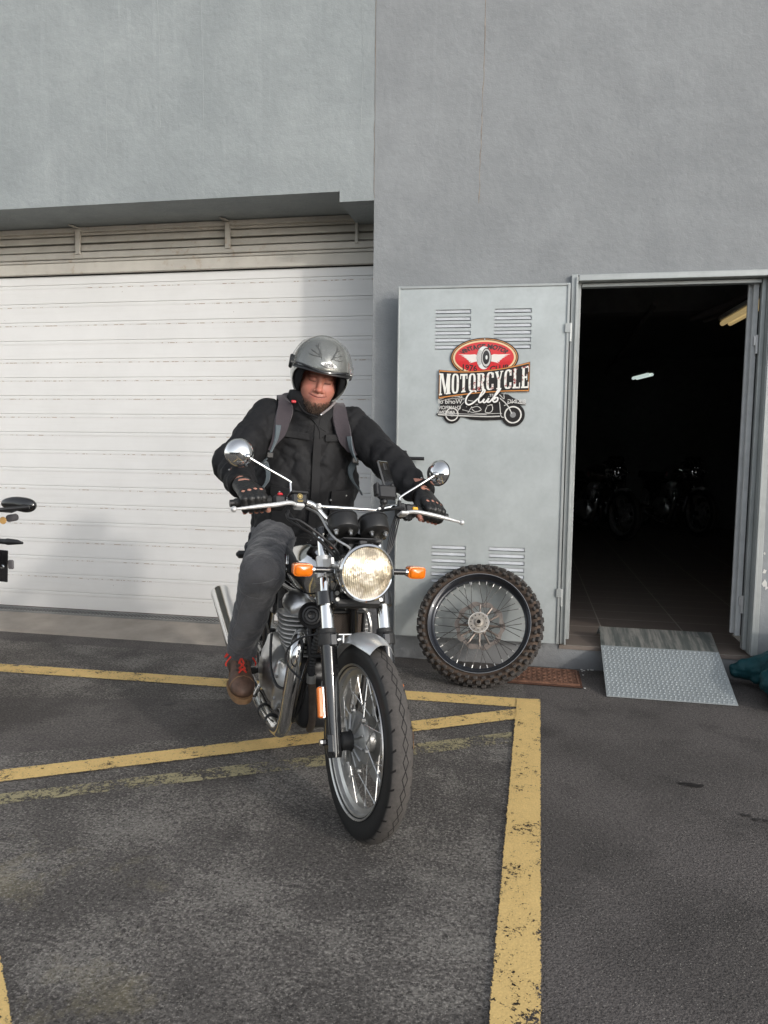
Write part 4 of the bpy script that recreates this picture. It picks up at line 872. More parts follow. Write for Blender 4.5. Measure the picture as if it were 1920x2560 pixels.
# ---- arms, jacket
shR, elR, wrR = (-.93, -.195, 1.378), (-.69, -.368, 1.184), (-.452, -.368, 1.120)
shL, elL, wrL = (-.90, .175, 1.372), (-.665, .288, 1.220), (-.465, .340, 1.120)
def f_jacket(X, Y, Z, wr=1.):
    d = cone(X, Y, Z, (-.975, -.005, .93), (-.955, -.005, 1.10), .160, .156, 1.44)
    d = sm(d, cone(X, Y, Z, (-.955, -.005, 1.10), (-.94, -.005, 1.28), .154, .138, 1.50), .03)
    d = sm(d, cone(X, Y, Z, (-.945, -.155, 1.368), (-.92, .135, 1.366), .088, .088), .07)
    d = sm(d, cone(X, Y, Z, (-.91, -.025, 1.38), (-.868, -.035, 1.478), .100, .080, 1.08), .05)
    arm = 1e3
    for s_, e_, w_ in ((shR, elR, wrR), (shL, elL, wrL)):
        a = sm(cone(X, Y, Z, s_, e_, .086, .071), cone(X, Y, Z, e_, w_, .072, .052), .035)
        e_ = np.array(e_); w2 = np.array(w_); dd = w2 - e_; tt = ((X - e_[0]) * dd[0] + (Y - e_[1]) * dd[1] + (Z - e_[2]) * dd[2]) / (dd @ dd)
        a = a + wr * .0036 * np.sin(tt * 21 + 6 * (Y + Z * 2) + 2.4 * np.sin(9 * X + 14 * Z)) * np.clip(tt + .9, 0, 1)     # folds ringing the sleeve
        a = np.maximum(a, (tt - 1.07) * .24); arm = np.minimum(arm, a)
    d = sm(d, arm, .045)
    fr = np.clip((X + .93) * 8, -1, 1)
    if wr == 0: return d
    d = d + .0030 * wob(X, Y, Z, 16, 0) + .0056 * ridge(X * 1.2, Y * 1.6, Z * .8, 15, 2.) + .0022 * ridge(X * 1.1, Y, Z * 1.3, 38, 1.) + .0012 * wob(X, Y, Z, 90, 1.)
    g_ = np.exp(-((Y + .005 - .012 * np.sin(Z * 16)) / .006) ** 2) * (X > -.93) * (Z < 1.40); d = d + .0035 * g_      # front fly
    d = ssub(d, cone(X, Y, Z, (-.872, -.035, 1.445), (-.860, -.035, 1.58), .066, .068, 1.08), .008)
    return np.maximum(np.maximum(d, .884 + .01 * np.sin(Y * 21) - Z), Z - 1.490 - .02 * np.abs(Y + .03) / .08)
f_js = lambda X, Y, Z: f_jacket(X, Y, Z, 0)
jk = smb(f_jacket, (-1.18, -.47, .86), (-.40, .43, 1.52), .0058).make('jacket', M['jacket'], person, ang=180)
sm_ = MB(); seam(sm_, f_jacket, [(-.78, -.020, z) for z in np.linspace(1.37, .92, 8)], .0016, .001)
seam(sm_, f_jacket, [(-.76, -.165, 1.318), (-.76, -.11, 1.327), (-.76, -.045, 1.322)], .0016); seam(sm_, f_jacket, [(-.76, .025, 1.322), (-.76, .07, 1.330), (-.76, .13, 1.338)], .0016)
for z in (1.32, 1.22, 1.10, .98): pass
sm_.make('seam', M['jacket'], jk)
fl = MB(); ribbon(fl, f_js, [(-.78, -.004, z) for z in np.linspace(1.375, .90, 9)], .034, (0, 1, 0), .005, .004); fl.make('storm_flap', M['jacket'], jk, ang=60)
for a in (-1, 1):
    pk = MB(); c0 = -.145 if a < 0 else .125
    ribbon(pk, f_js, [(-.80, c0, 1.098), (-.80, c0, 1.075), (-.80, c0, 1.052)], .115, (0, 1, .10 * a), .008, .005); pk.make('pocket_flap', M['jacket'], jk, ang=60)
    pk = MB(); ribbon(pk, f_js, [(-.80, c0, 1.08), (-.80, c0, 1.0), (-.80, c0, .935)], .105, (0, 1, .04 * a), .005, .004); pk.make('pocket', M['jacket'], jk, ang=60)
    pk = MB(); ribbon(pk, f_js, [(-.78, -.095 if a < 0 else .085, 1.335), (-.78, -.095 if a < 0 else .085, 1.305)], .105, (0, 1, .08 * a), .006, .003); pk.make('chest_flap', M['jacket'], jk, ang=60)
    for q in (-.038, .038):
        P = proj(f_jacket, [(-.76, c0 + q, 1.066 + q * .1 * a)], .011)[0]; MB().ball(P, .0055, 10, 8).make('snap_button', M['spoke'], jk)
for y, z in ((-.372, 1.172), (-.395, 1.158), (-.352, 1.176), (.335, 1.165)):
    P = proj(f_jacket, [(-.50, y, z)], .002)[0]; MB().ball(P, .0038, 8, 6).make('snap_button', M['spoke'], jk)
# collar ring and open lapel
cl = MB(); ribbon(cl, f_js, [(-.80, -.095, 1.44), (-.785, -.05, 1.425), (-.775, -.005, 1.395), (-.775, .02, 1.36), (-.775, .025, 1.325)], .05, (0, .8, .6), .004, .008); ribbon(cl, f_js, [(-.80, .075, 1.45), (-.785, .045, 1.42), (-.775, .022, 1.385), (-.775, .015, 1.35)], .04, (0, .9, -.45), .006, .008)
cl.make('collar_flap', M['jacket'], jk, ang=60)
# ---- trousers
hpR, knR, anR = (-1.0, -.105, .885), (-.535, -.262, .775), (-.755, -.292, .388)
hpL, knL, anL = (-1.0, .105, .885), (-.62, .185, .690), (-.775, .375, .14)
def f_tr(X, Y, Z):
    d = cone(X, Y, Z, (-1.0, -.09, .895), (-1.0, .09, .895), .125, .125); legs = 1e3
    for h_, k_, a_, r_ in ((hpR, knR, anR, 1.), (hpL, knL, anL, .95)):
        l = sm(cone(X, Y, Z, h_, k_, .108 * r_, .082 * r_), cone(X, Y, Z, k_, a_, .080 * r_, .058 * r_), .03)
        k_ = np.array(k_); dd = np.array(a_) - k_; tt = ((X - k_[0]) * dd[0] + (Y - k_[1]) * dd[1] + (Z - k_[2]) * dd[2]) / (dd @ dd)
        l = l + .0045 * np.sin(tt * 17 + 10 * X + 2.2 * np.sin(13 * Y + 9 * Z)) * (.35 + .65 * np.clip(1.6 - abs(tt - .95) * 3, 0, 1)); l = np.maximum(l, (tt - 1.02) * .40); legs = np.minimum(legs, l)
    d = sm(d, legs, .05)
    d = d + .0046 * ridge(X, Y, Z, 14, 3.) + .0020 * ridge(X, Y * 1.3, Z, 33, 1.) + .0014 * wob(X, Y, Z, 80, 4.)
    return np.maximum(d, Z - .985)
tr = smb(f_tr, (-1.16, -.39, .10), (-.42, .51, 1.0), .0066).make('trousers', M['denim'], person, ang=180)
st_ = MB()
for pts in ([(-.45, -.17, .79), (-.45, -.24, .765), (-.46, -.31, .75)], [(-.47, -.16, .69), (-.47, -.24, .675), (-.50, -.33, .69)], [(-.50, -.33, .70), (-.58, -.365, .58), (-.66, -.365, .46)], [(-.55, -.245, .66), (-.60, -.245, .55), (-.68, -.26, .42)],
            [(-.86, -.24, .93), (-.76, -.22, .90), (-.60, -.20, .87)], [(-.86, -.225, .94), (-.76, -.205, .91), (-.60, -.185, .88)], [(-.50, -.17, .83), (-.50, -.25, .83), (-.55, -.33, .80)], [(-.50, -.17, .82), (-.50, -.25, .82), (-.55, -.33, .79)], [(-.66, -.25, .395), (-.70, -.30, .375), (-.74, -.36, .37)]):
    seam(st_, f_tr, pts, .0009, .0002)
st_.make('stitching', M['stitch'], tr)
pk = MB(); ribbon(pk, f_tr, [(-.93, -.30, .86), (-.84, -.31, .83), (-.76, -.32, .80)], .06, (0, -.3, .9), .004, .006); pk.make('cargo_pocket', M['denim'], tr, ang=60)
# ---- hands and gloves
def hand(side):
    g = StB(-.024, .348 * side, .8165); o = StB(-.03, .40 * side, .7755) - StB(-.020, .30 * side, .7865); o /= np.linalg.norm(o); u = np.array([-.15, 0, 1.]); u -= o * (u @ o); u /= np.linalg.norm(u); f = np.cross(o, u); f *= np.sign(f[0])
    W = np.array(wrR if side < 0 else wrL) + np.array([.026, 0, -.004]); segs = []; K = []
    for k in range(4):
        off = -.031 + .0205 * k; dl = (0, .003, .001, -.006)[k]
        k0 = g + o * off + f * (.012 + dl) + u * (.036 - .003 * abs(k - 1)); k1 = g + o * off + f * (.040 + dl) + u * .010; k2 = g + o * off * .97 + f * (.033 + dl) + u * -.020; k3 = g + o * off * .95 + f * (.006 + dl) + u * -.033
        K.append(k0); segs.append(((k0, k1, .0122, .0112), (k1, k2, .0110, .0100), (k2, k3, .0100, .0085)))
    tb = [W + (g - W) * .30 - o * .022, g - o * .046 + f * -.022 + u * .010, g - o * .052 + f * .004 + u * -.014, g - o * .050 + f * .018 + u * -.033]
    def fh(X, Y, Z, e=0):
        d = cone(X, Y, Z, W - (g - W) * .8, W, .027, .026)
        for k in range(4): d = sm(d, cone(X, Y, Z, W + o * (-.012 + .008 * k), K[k], .0205, .0135), .012)
        fi = 1e3
        for s3 in segs:
            q = 1e3
            for a, b, r1, r2 in s3: q = sm(q, cone(X, Y, Z, a, b, r1, r2), .005) if not np.isscalar(q) else cone(X, Y, Z, a, b, r1, r2)
            fi = np.minimum(fi, q)
        d = sm(d, fi, .004)
        th = sm(cone(X, Y, Z, tb[0], tb[1], .019, .014), sm(cone(X, Y, Z, tb[1], tb[2], .0135, .012), cone(X, Y, Z, tb[2], tb[3], .0115, .0095), .004), .006)
        return sm(d, th, .008) - e
    def fg(X, Y, Z):
        d = fh(X, Y, Z, .0038) + .0006 * wob(X, Y, Z, 170, 0)
        for k in range(4): c = K[k] + u * .009 + f * .010; d = ssub(d, cone(X, Y, Z, c, c + (u + f) * .02, .0074, .0074), .001)
        for k in range(4): d = ssub(d, cone(X, Y, Z, segs[k][2][0] * .15 + segs[k][2][1] * .85, segs[k][2][1], .0145, .0145), .001)
        d = ssub(d, cone(X, Y, Z, tb[2] * .4 + tb[3] * .6, tb[3], .0145, .0145), .001)
        m = W * .75 + (K[1] + K[2]) * .125; d = ssub(d, cone(X, Y, Z, m + o * -.016 + u * .026, m + o * .016 + u * .026, .0085, .0085), .002)
        tt = ((X - W[0]) * (g - W)[0] + (Y - W[1]) * (g - W)[1] + (Z - W[2]) * (g - W)[2]) / ((g - W) @ (g - W)); return np.maximum(d, -(tt + .12) * .14)
    lo = np.minimum.reduce([g - .075, W - .06]); hi = np.maximum.reduce([g + .075, W + .06])
    smb(fg, lo, hi, .0024).make('glove', M['leather'], person, ang=180)
    return sdfmesh(lambda X, Y, Z: fh(X, Y, Z, 0), lo, hi, .0027)
hands = [hand(-1), hand(1)]
# ---- head
EY = np.array([-.742, -.0205, 1.549])      # midpoint between the eyes, bike frame
hy, hp, hr = R_(-9), R_(-6), R_(7.5)       # turn towards the camera, nod, tilt
HM = np.array(Matrix.Rotation(hy, 3, 'Z') @ Matrix.Rotation(hp * -1, 3, 'Y') @ Matrix.Rotation(hr * -1, 3, 'X'))   # columns: forward, left, up
def H2B(P): P = np.atleast_2d(P); return EY + P[:, [1, 0, 2]] @ HM.T      # head coords (u left-of-person, v forward, w up)
def B2H(X, Y, Z):
    x, y, z = X - EY[0], Y - EY[1], Z - EY[2]; q = [x * HM[0][i] + y * HM[1][i] + z * HM[2][i] for i in range(3)]; return q[1], q[0], q[2]
def f_head(U, V, W):
    d = ell(U, V, W, (0, -.092, .022), (.077, .098, .115)); A = np.abs(U)
    d = sm(d, ell(U, V, W, (0, -.052, -.060), (.062, .060, .060)), .03)
    d = sm(d, ell(A, V, W, (.037, -.036, -.034), (.034, .032, .030)), .022)
    d = sm(d, ell(U, V, W, (0, -.014, -.100), (.026, .022, .020)), .022)
    d = sm(d, cone(A, V, W, (0, -.002, .021), (.040, -.014, .020), .0125, .009), .012)
    d = sm(d, ell(U, V, W, (0, -.008, -.068), (.032, .022, .022)), .014)
    d = ssub(d, ell(A, V, W, (.031, .012, -.002), (.019, .015, .012)), .010)
    d = sm(d, ell(A, V, W, (.0315, -.0135, -.004), (.0165, .0150, .0125)), .004)
    d = sm(d, cone(U, V, W, (0, .000, .008), (0, .020, -.040), .0085, .0120), .010); d = sm(d, ell(U, V, W, (0, .0220, -.0425), (.0140, .0120, .0105)), .005)
    d = sm(d, ell(A, V, W, (.0165, .0095, -.0455), (.0090, .0110, .0080)), .004); d = ssub(d, ell(A, V, W, (.0070, .0175, -.0535), (.0042, .0060, .0030)), .003)
    d = ssub(d, cone(A, V, W, (.024, .013, -.043), (.041, -.001, -.068), .0026, .0022), .006)      # smile fold
    lift = 7.5 * U * U
    d = sm(d, cone(A, V, W - lift, (0, .0105, -.0665), (.033, -.0020, -.0690), .0040, .0014), .003); d = sm(d, cone(A, V, W - lift, (0, .0090, -.0760), (.028, -.002, -.0735), .0046, .0018), .003)
    d = ssub(d, cone(A, V, W - lift, (0, .0165, -.0712), (.036, .0025, -.0712), .0016, .0016), .0015)
    d = ssub(d, cone(A, V, W, (.020, .0035, -.0105), (.043, -.0065, -.0085), .0006, .0006), .0015)     # closed lids
    d = ssub(d, ell(A, V, W, (.050, .006, -.058), (.004, .006, .008)), .006)
    d = sm(d, ell(A, V, W, (.079, -.092, -.018), (.009, .020, .032)), .006)
    return sm(d, cone(U, V, W, (0, -.090, -.09), (0, -.115, -.21), .058, .064), .03)
hv, hf = sdfmesh(f_head, (-.095, -.20, -.185), (.095, .045, .145), .0019)
def skincol(P):
    U, V, W = P.T; A = np.abs(U); c = np.tile(np.array([.445, .195, .140]), (len(P), 1))
    def mixc(m, q): 
        nonlocal c; m = np.clip(m, 0, 1)[:, None]; c = c * (1 - m) + np.array(q) * m
    g = lambda x, s: np.exp(-(x / s) ** 2)
    mixc(.65 * g(A - .040, .020) * g(W + .030, .022), (.50, .165, .12)); mixc(.7 * g(A, .016) * g(W + .040, .014) * (V > .005), (.50, .155, .11)); mixc(.5 * (W > .02), (.42, .19, .13))
    mixc(.35 * g(A - .0315, .017) * g(W - .002, .008), (.36, .12, .085))
    lift = 7.5 * U * U
    mixc(.75 * g(W - lift + .0712, .0062) * (A < .034) * (V > -.012), (.38, .12, .10)); mixc(.95 * g(W - lift + .0712, .0021) * (A < .038) * (V > -.014), (.09, .03, .025))
    mixc(.95 * g(W + .0100 - .10 * (A - .032) - 5 * (A - .032) ** 2, .0026) * (A > .017) * (A < .047) * (V > -.03), (.06, .028, .02)); mixc(.55 * g(W - .007, .0035) * (A > .018) * (A < .046), (.26, .09, .06)); mixc(.5 * g(A - .032 + .25 * (W + .055), .0028) * (W < -.040) * (W > -.066), (.30, .09, .06))  # lash lines; crease shade of lids and smile folds put into the colour
    mixc(.6 * g(W - .019 + 7 * (A - .03) ** 2, .0035) * (A > .012) * (A < .050), (.20, .10, .06))
    br = np.clip((-.092 - W + .010 * (A / .05) ** 2) * 55, 0, 1) * (V > -.075); mixc(.55 * br, (.12, .075, .05)); mixc(.22 * g(W + .059, .005) * (A < .028), (.22, .11, .08))
    return c
bodyV = [H2B(np.c_[hv[:, 0], hv[:, 1], hv[:, 2]])]; bodyC = [skincol(hv)]; bodyF = [hf]; base = len(hv)
def f_body(X, Y, Z):
    d = sm(cone(X, Y, Z, (-1.0, 0, .92), (-.94, -.01, 1.30), .105, .10, 1.4), cone(X, Y, Z, (-.93, -.14, 1.34), (-.91, .12, 1.34), .055, .055), .05); d = sm(d, cone(X, Y, Z, (-.91, -.02, 1.34), (-.86, -.02, 1.42), .055, .055), .03)
    for s_, e_, w_ in ((shR, elR, wrR), (shL, elL, wrL)): d = sm(d, sm(cone(X, Y, Z, s_, e_, .048, .038), cone(X, Y, Z, e_, np.array(w_) + np.array([.02, 0, -.008]), .038, .027), .01), .02)
    for h_, k_, a_ in ((hpR, knR, anR), (hpL, knL, anL)): d = sm(d, sm(cone(X, Y, Z, h_, k_, .075, .055), cone(X, Y, Z, k_, a_, .052, .036), .01), .03)
    return d
bv, bf_ = sdfmesh(f_body, (-1.13, -.42, .10), (-.41, .49, 1.49), .0105)
for V_, F_ in [(bv, bf_)] + hands:
    bodyV.append(V_); bodyC.append(np.tile(np.array([.50, .24, .18]), (len(V_), 1))); bodyF.append(F_ + base); base += len(V_)
bo = MB(); bo.v = [tuple(p) for p in np.vstack(bodyV)]; bo.f = np.vstack(bodyF).tolist(); bo.mi = [0] * len(bo.f)
bo.make('body', M['skin'], person, ang=180, color=np.vstack(bodyC))
# beard
rs = np.random.RandomState(3); cand = hv[(hv[:, 2] < -.091 + .012 * np.clip(np.abs(hv[:, 0]) / .05, 0, 1.2) ** 2) & (hv[:, 2] > -.130) & (hv[:, 1] > -.062)]
bd = MB(); sel = cand[rs.choice(len(cand), min(1100, len(cand)), replace=False)]
for p in sel:
    edge = np.clip((-.078 - p[2]) / .02, .25, 1); L = rs.uniform(.006, .022) * edge * (1.25 if abs(p[0]) < .03 else .8); d = np.array([p[0] * 3 + rs.randn() * .3, .35 + rs.randn() * .25, -1.]); d /= np.linalg.norm(d)
    q = p + rs.randn(3) * .0012; s_ = np.array([.0006, 0, 0]); t_ = np.array([0, .0006, 0]); e = q + d * L; e2 = q + d * L * .5 + rs.randn(3) * .0016
    bd.add([q - s_, q + s_, q + t_, e2 - s_ * .8, e2 + s_ * .8, e2 + t_ * .8, e], [(0, 1, 4, 3), (1, 2, 5, 4), (2, 0, 3, 5), (3, 4, 6), (4, 5, 6), (5, 3, 6)])
bd.tf(H2B)
tb_ = NT('beard_hair'); tb_.set(color=tb_.mix(tb_.ramp(tb_.noise(tb_.coord(), 220, 2), [(.4, 0), (.62, 1)]), (.030, .018, .012), (.17, .11, .075)), rough=.6)
bd.make('beard', tb_.m, person, smooth=False)
# ---- helmet
HC_, HR_ = (0, -.080, .037), (.1255, .158, .148)
def f_hel(U, V, W): return ell(U, V, W, HC_, HR_)
def f_shell(U, V, W):
    d = f_hel(U, V, W); d = np.maximum(d, -(f_hel(U, V, W) + .010)); A = np.abs(U)
    op = rbox(U, V, W, (0, .06, -.085), (.111, .125, .122), .035); d = ssub(d, op, .004); return np.maximum(d, -.078 + .25 * (V + .08) * (V < -.08) - W)
hm = smb(f_shell, (-.135, -.25, -.12), (.135, .09, .195), .0034).tf(H2B)
M['helmet'] = simple('silver_grey_helmet', (.40, .41, .385), .24, .55, .06, 8, coat=.9)
helm = hm.make('helmet', M['helmet'], person, ang=180)
def f_liner(U, V, W):
    d = f_hel(U, V, W) + .0085; op = rbox(U, V, W, (0, .06, -.095), (.0765, .125, .128), .030); d = ssub(d, op, .008); d = ssub(d, ell(U, V, W, (0, -.085, .03), (.080, .100, .118)), .004)
    return np.maximum(d, -.088 - W)
smb(f_liner, (-.13, -.24, -.12), (.13, .09, .19), .004).tf(H2B).make('padding', m_cloth('black_padding', (.0045, .0045, .005), .3, sheen=0), helm, ang=180)
def f_vis(U, V, W):
    o = f_hel(U, V, W) - .0065 - .005 * np.exp(-((W - .05) / .035) ** 2) * (V > -.05); d = np.abs(o) - .0013
    lowe = .041 - .009 * np.cos(U * 26) * (np.abs(U) < .12) ; return np.maximum(np.maximum(d, lowe - W), np.maximum(-.095 - V - .35 * (W - .04), W - .168 - V * .25))
vm = NT('smoke_visor'); vm.set(color=(.16, .165, .16), rough=.05, alpha=.20, coat=.0, spec=.7)
vz = smb(f_vis, (-.14, -.17, .02), (.14, .10, .20), .0030).tf(H2B).make('visor', vm.m, helm, ang=180)
def f_viso(U, V, W): return f_hel(U, V, W) - .0065 - .005 * np.exp(-((W - .05) / .035) ** 2) * (V > -.05) - .0013
def surf(fn, pts, off): return proj(fn, pts, off)
eg = MB(); t_ = np.linspace(-1.25, 1.25, 40); P = [(.130 * math.sin(t), -.080 + .165 * math.cos(t), .041 - .009 * math.cos(.130 * math.sin(t) * 26)) for t in t_]; P = surf(f_hel, P, .010)
eg.tube(P, .0042, 8).tf(H2B).make('visor_rim', M['gloss'], vz)
pk = MB(); V = []      # black peak strip under the visor
for i, t in enumerate(np.linspace(-1.15, 1.15, 40)):
    for j, (w_, o_) in enumerate(((.042, .004), (.036, .012), (.030, .013), (.027, .004))): V.append(((.1255 + o_ * .6) * math.sin(t), -.080 + (.158 * .985 + o_) * math.cos(t), w_ - .004 * math.cos(t * 2)))
pk.add(V, [(i * 4 + j, i * 4 + j + 1, (i + 1) * 4 + j + 1, (i + 1) * 4 + j) for i in range(39) for j in range(3)]).tf(H2B).make('peak', M['satin'], helm)
rg = MB()
for s_ in (-1, 1):
    for pts, r in (([(.020, .07, .088), (.030, .06, .115), (.050, .04, .145)], .0030), ([(.024, .07, .098), (.045, .06, .108), (.066, .04, .120)], .0026), ([(.022, .07, .093), (.050, .06, .092), (.072, .05, .100)], .0024), ([(.016, .07, .080), (.026, .06, .10), (.035, .04, .13), (.038, .03, .150)], .0022)):
        P, _ = catmull(np.array([(x * s_ * 1.1, y, z) for x, y, z in pts]), np.zeros(len(pts)), 6); rg.tube(surf(f_hel, P, .001), r, 6)
rg.tf(H2B).make('vent_ridge', simple('vent_grey', (.15, .155, .15), .35, .4), helm)
def text_mesh(s, size, font_off=0.):
    cu = bpy.data.curves.new('txt', 'FONT'); cu.body = s; cu.size = size; cu.align_x = 'CENTER'; cu.align_y = 'CENTER'; cu.offset = font_off; cu.resolution_u = 3
    o = bpy.data.objects.new('txt', cu); col.objects.link(o); dg = bpy.context.evaluated_depsgraph_get(); me = o.evaluated_get(dg).to_mesh()
    V = np.array([v.co[:] for v in me.vertices]); F = [list(p.vertices) for p in me.polygons]; o.evaluated_get(dg).to_mesh_clear(); bpy.data.objects.remove(o); bpy.data.curves.remove(cu); return V, F
white = NT('white_print').set(color=(.75, .75, .73), rough=.4); blk = NT('black_print').set(color=(.015, .014, .014), rough=.4); redp = NT('red_print').set(color=(.55, .02, .03), rough=.4)
P = [(.012 + .027 * math.cos(t) * (1 + .1 * math.cos(2 * t)), .07, .060 + .0088 * math.sin(t)) for t in np.linspace(0, 2 * math.pi, 25)[:-1]]; P = surf(f_viso, P, .0012); c_ = surf(f_viso, [(.008, .07, .061)], .0012)
dq = MB().add(list(P) + list(c_), [(i, (i + 1) % 24, 24) for i in range(24)]).tf(H2B).make('white_sticker', white, helm)
V, F = text_mesh('unik', .020, .0006); V2 = surf(f_viso, [(.012 + v[0] + .2 * v[1], .07, .0595 + v[1]) for v in V], .0020); MB().add(V2, F).tf(H2B).make('lettering', blk, dq, smooth=False)
V, F = text_mesh('R', .022, .0010); MB().add(surf(f_hel, [(.13, -.035 - v[0], .062 + v[1]) for v in V], .001), F).tf(H2B).make('red_mark', redp, helm, smooth=False)
for s_ in (-1, 1):
    MB().lathe([(0, .010), (.018, .009), (.022, .004), (.023, -.006)], (.126 * s_, -.075, .045), (s_, 0, 0), 24).box((.128 * s_, -.082, .062), (.014, .03, .04), .005).tf(H2B).make('visor_pivot', M['satin'] if s_ < 0 else M['chrome'], helm)
cs = MB(); cs.tube([(.085, -.06, -.075), (.062, -.028, -.105), (.030, -.004, -.138)], .0050, 8, smooth=5); cs.tf(H2B).make('chin_strap', simple('grey_strap', (.22, .20, .20), .6), helm)
cs = MB(); cs.tube([(-.085, -.06, -.075), (-.066, -.040, -.112), (-.035, -.020, -.142), (.02, -.006, -.150)], .0038, 8, smooth=5); cs.tf(H2B).make('chin_strap', M['jacket'], helm)
MB().ball((.030, .004, -.138), .006, 10, 8).tf(H2B).make('strap_buckle', M['chrome'], helm)
# ---- shoes
def shoe(o, fwd, up, name):
    o = np.array(o); f = np.array(fwd, float); f /= np.linalg.norm(f); u = np.array(up, float); u -= f * (u @ f); u /= np.linalg.norm(u); l = np.cross(u, f); Mx = np.array([f, l, u]).T
    T = lambda V: o + np.atleast_2d(V) @ Mx.T
    def fs(X, Y, Z):
        d = sm(ell(X, Y, Z, (.135, 0, .042), (.078, .050, .042)), ell(X, Y, Z, (-.028, 0, .050), (.062, .040, .055)), .03); d = sm(d, cone(X, Y, Z, (.11, 0, .050), (.01, 0, .100), .036, .045), .03)
        d = sm(d, cone(X, Y, Z, (0, 0, .07), (-.012, 0, .135), .046, .050), .02); d = d + .0010 * ridge(X, Y, Z, 60, 0); return np.maximum(np.maximum(d, .010 - Z), Z - .135)
    so_ = smb(fs, (-.11, -.065, 0), (.23, .065, .15), .0042).tf(T).make(name, M['shoe'], person, ang=180)
    out = []
    for t in np.linspace(0, 2 * math.pi, 49)[:-1]:
        x = .066 + .152 * math.cos(t); y = .050 * abs(math.sin(t)) ** .75 * math.copysign(1, math.sin(t)) * (1.05 if x > .06 else .84); out.append((x, y))
    MB().prism(out, (0, 0, 0), (1, 0, 0), (0, 1, 0), .022).tf(T).make('sole', M['sole'], so_, ang=50)
    tc = MB()
    seam(tc, fs, [(.155, -.05, .03), (.150, -.03, .08), (.152, 0, .10), (.150, .03, .08), (.155, .05, .03)], .0012); tc.tf(T).make('toe_seam', M['sole'], so_)
    lc = MB(); tn = MB()
    ribbon(tn, fs, [(.115, 0, .10), (.08, 0, .12), (.045, 0, .15), (.03, 0, .17)], .036, (0, 1, 0), .001, .002); tn.tf(T).make('tongue', M['shoe'], so_)
    for i in range(6):
        x0 = .135 - .019 * i; x1 = x0 - .019
        for a in (-1, 1): seam(lc, fs, [(x0, .019 * a, .11 + .012 * i), ((x0 + x1) / 2, 0, .13 + .012 * i), (x1, -.019 * a, .12 + .012 * i)], .0036, .004, 4)
    for a in (-1, 1):
        lc.tube([(.022, .005 * a, .140), (.040, .040 * a, .137), (.030, .062 * a, .112), (.018, .050 * a, .128)], .0031, 6, smooth=5); lc.tube([(.022, .004 * a, .140), (.048, .030 * a, .135), (.055, .058 * a, .100), (.056, .058 * a, .085)], .0031, 6, smooth=5)
        for i in range(6):
            P = proj(fs, [(.112 - .017 * i, .023 * a, .10 + .01 * i)], .001)[0]; MB().lathe([(.0018, 0), (.0042, 0), (.0042, .001), (.0018, .001)], P, np.array([.5, .3 * a, .8]), 10, close=True).tf(T).make('eyelet', M['satin'], so_)
    lc.tf(T).make('laces', M['lace'], so_)
shoe((-.770, -.288, .300), (1, -.06, -.17), (0, 0, 1), 'shoe')
UP = BA.T @ np.array([0, 0, 1.]); pz = BA.T @ (np.array([0, 0, .002]) - BO)
gl = lambda x, y: -(BO[2] + BA[2][0] * x + BA[2][1] * y) / BA[2][2]
shoe((-.775, .385, gl(-.775, .385) + .003), (1, .14, -BA[2][1] * .14), UP, 'shoe')
# ---- backpack: top-level thing, worn over the jacket
bp = tag(empty('backpack', mat=BM), 'dark backpack with grey shoulder straps worn over the black jacket', 'backpack')
def f_pack(X, Y, Z): return rbox(X, Y, Z, (-1.165, 0, 1.20), (.085, .125, .205), .06) + .003 * ridge(X, Y, Z, 20, 5.)
smb(f_pack, (-1.29, -.16, .96), (-1.04, .16, 1.44), .010).make('pack_body', M['strap'], bp, ang=180)
for s_, pts, wb in ((-1, [(-1.02, -.11, 1.45), (-.95, -.125, 1.495), (-.86, -.135, 1.468), (-.80, -.150, 1.40), (-.775, -.163, 1.31), (-.765, -.182, 1.245)], [(-.77, -.165, 1.36), (-.765, -.172, 1.29), (-.76, -.19, 1.22), (-.80, -.215, 1.13), (-.86, -.225, 1.07)]),
                    (1, [(-1.02, .10, 1.45), (-.94, .10, 1.495), (-.85, .095, 1.465), (-.79, .095, 1.40), (-.765, .108, 1.31), (-.755, .125, 1.245)], [(-.76, .118, 1.33), (-.755, .125, 1.27), (-.76, .140, 1.215), (-.82, .19, 1.13), (-.90, .22, 1.08)])):
    m = MB(); ribbon(m, f_js, pts, [.058, .06, .06, .058, .052, .038], (0, 1, -.05 * s_), .006, .010, steps=8); sp_ = m.make('shoulder_strap', M['strap'], bp, ang=60)
    m = MB(); ribbon(m, f_js, wb, [.024, .024, .022, .016, .014], (0, 1, 0), .0175, .003, nw=2); m.make('webbing', M['webbing'], sp_, ang=60)
    P = proj(f_js, [wb[2]], .02)[0]; MB().box(P, (.014, .03, .026), .004).make('buckle', M['satin'], sp_)
P = proj(f_js, [(-.80, -.118, 1.455)], .018)[0]; MB().box(P, (.012, .020, .012), .003).make('red_tag', redp, bp)
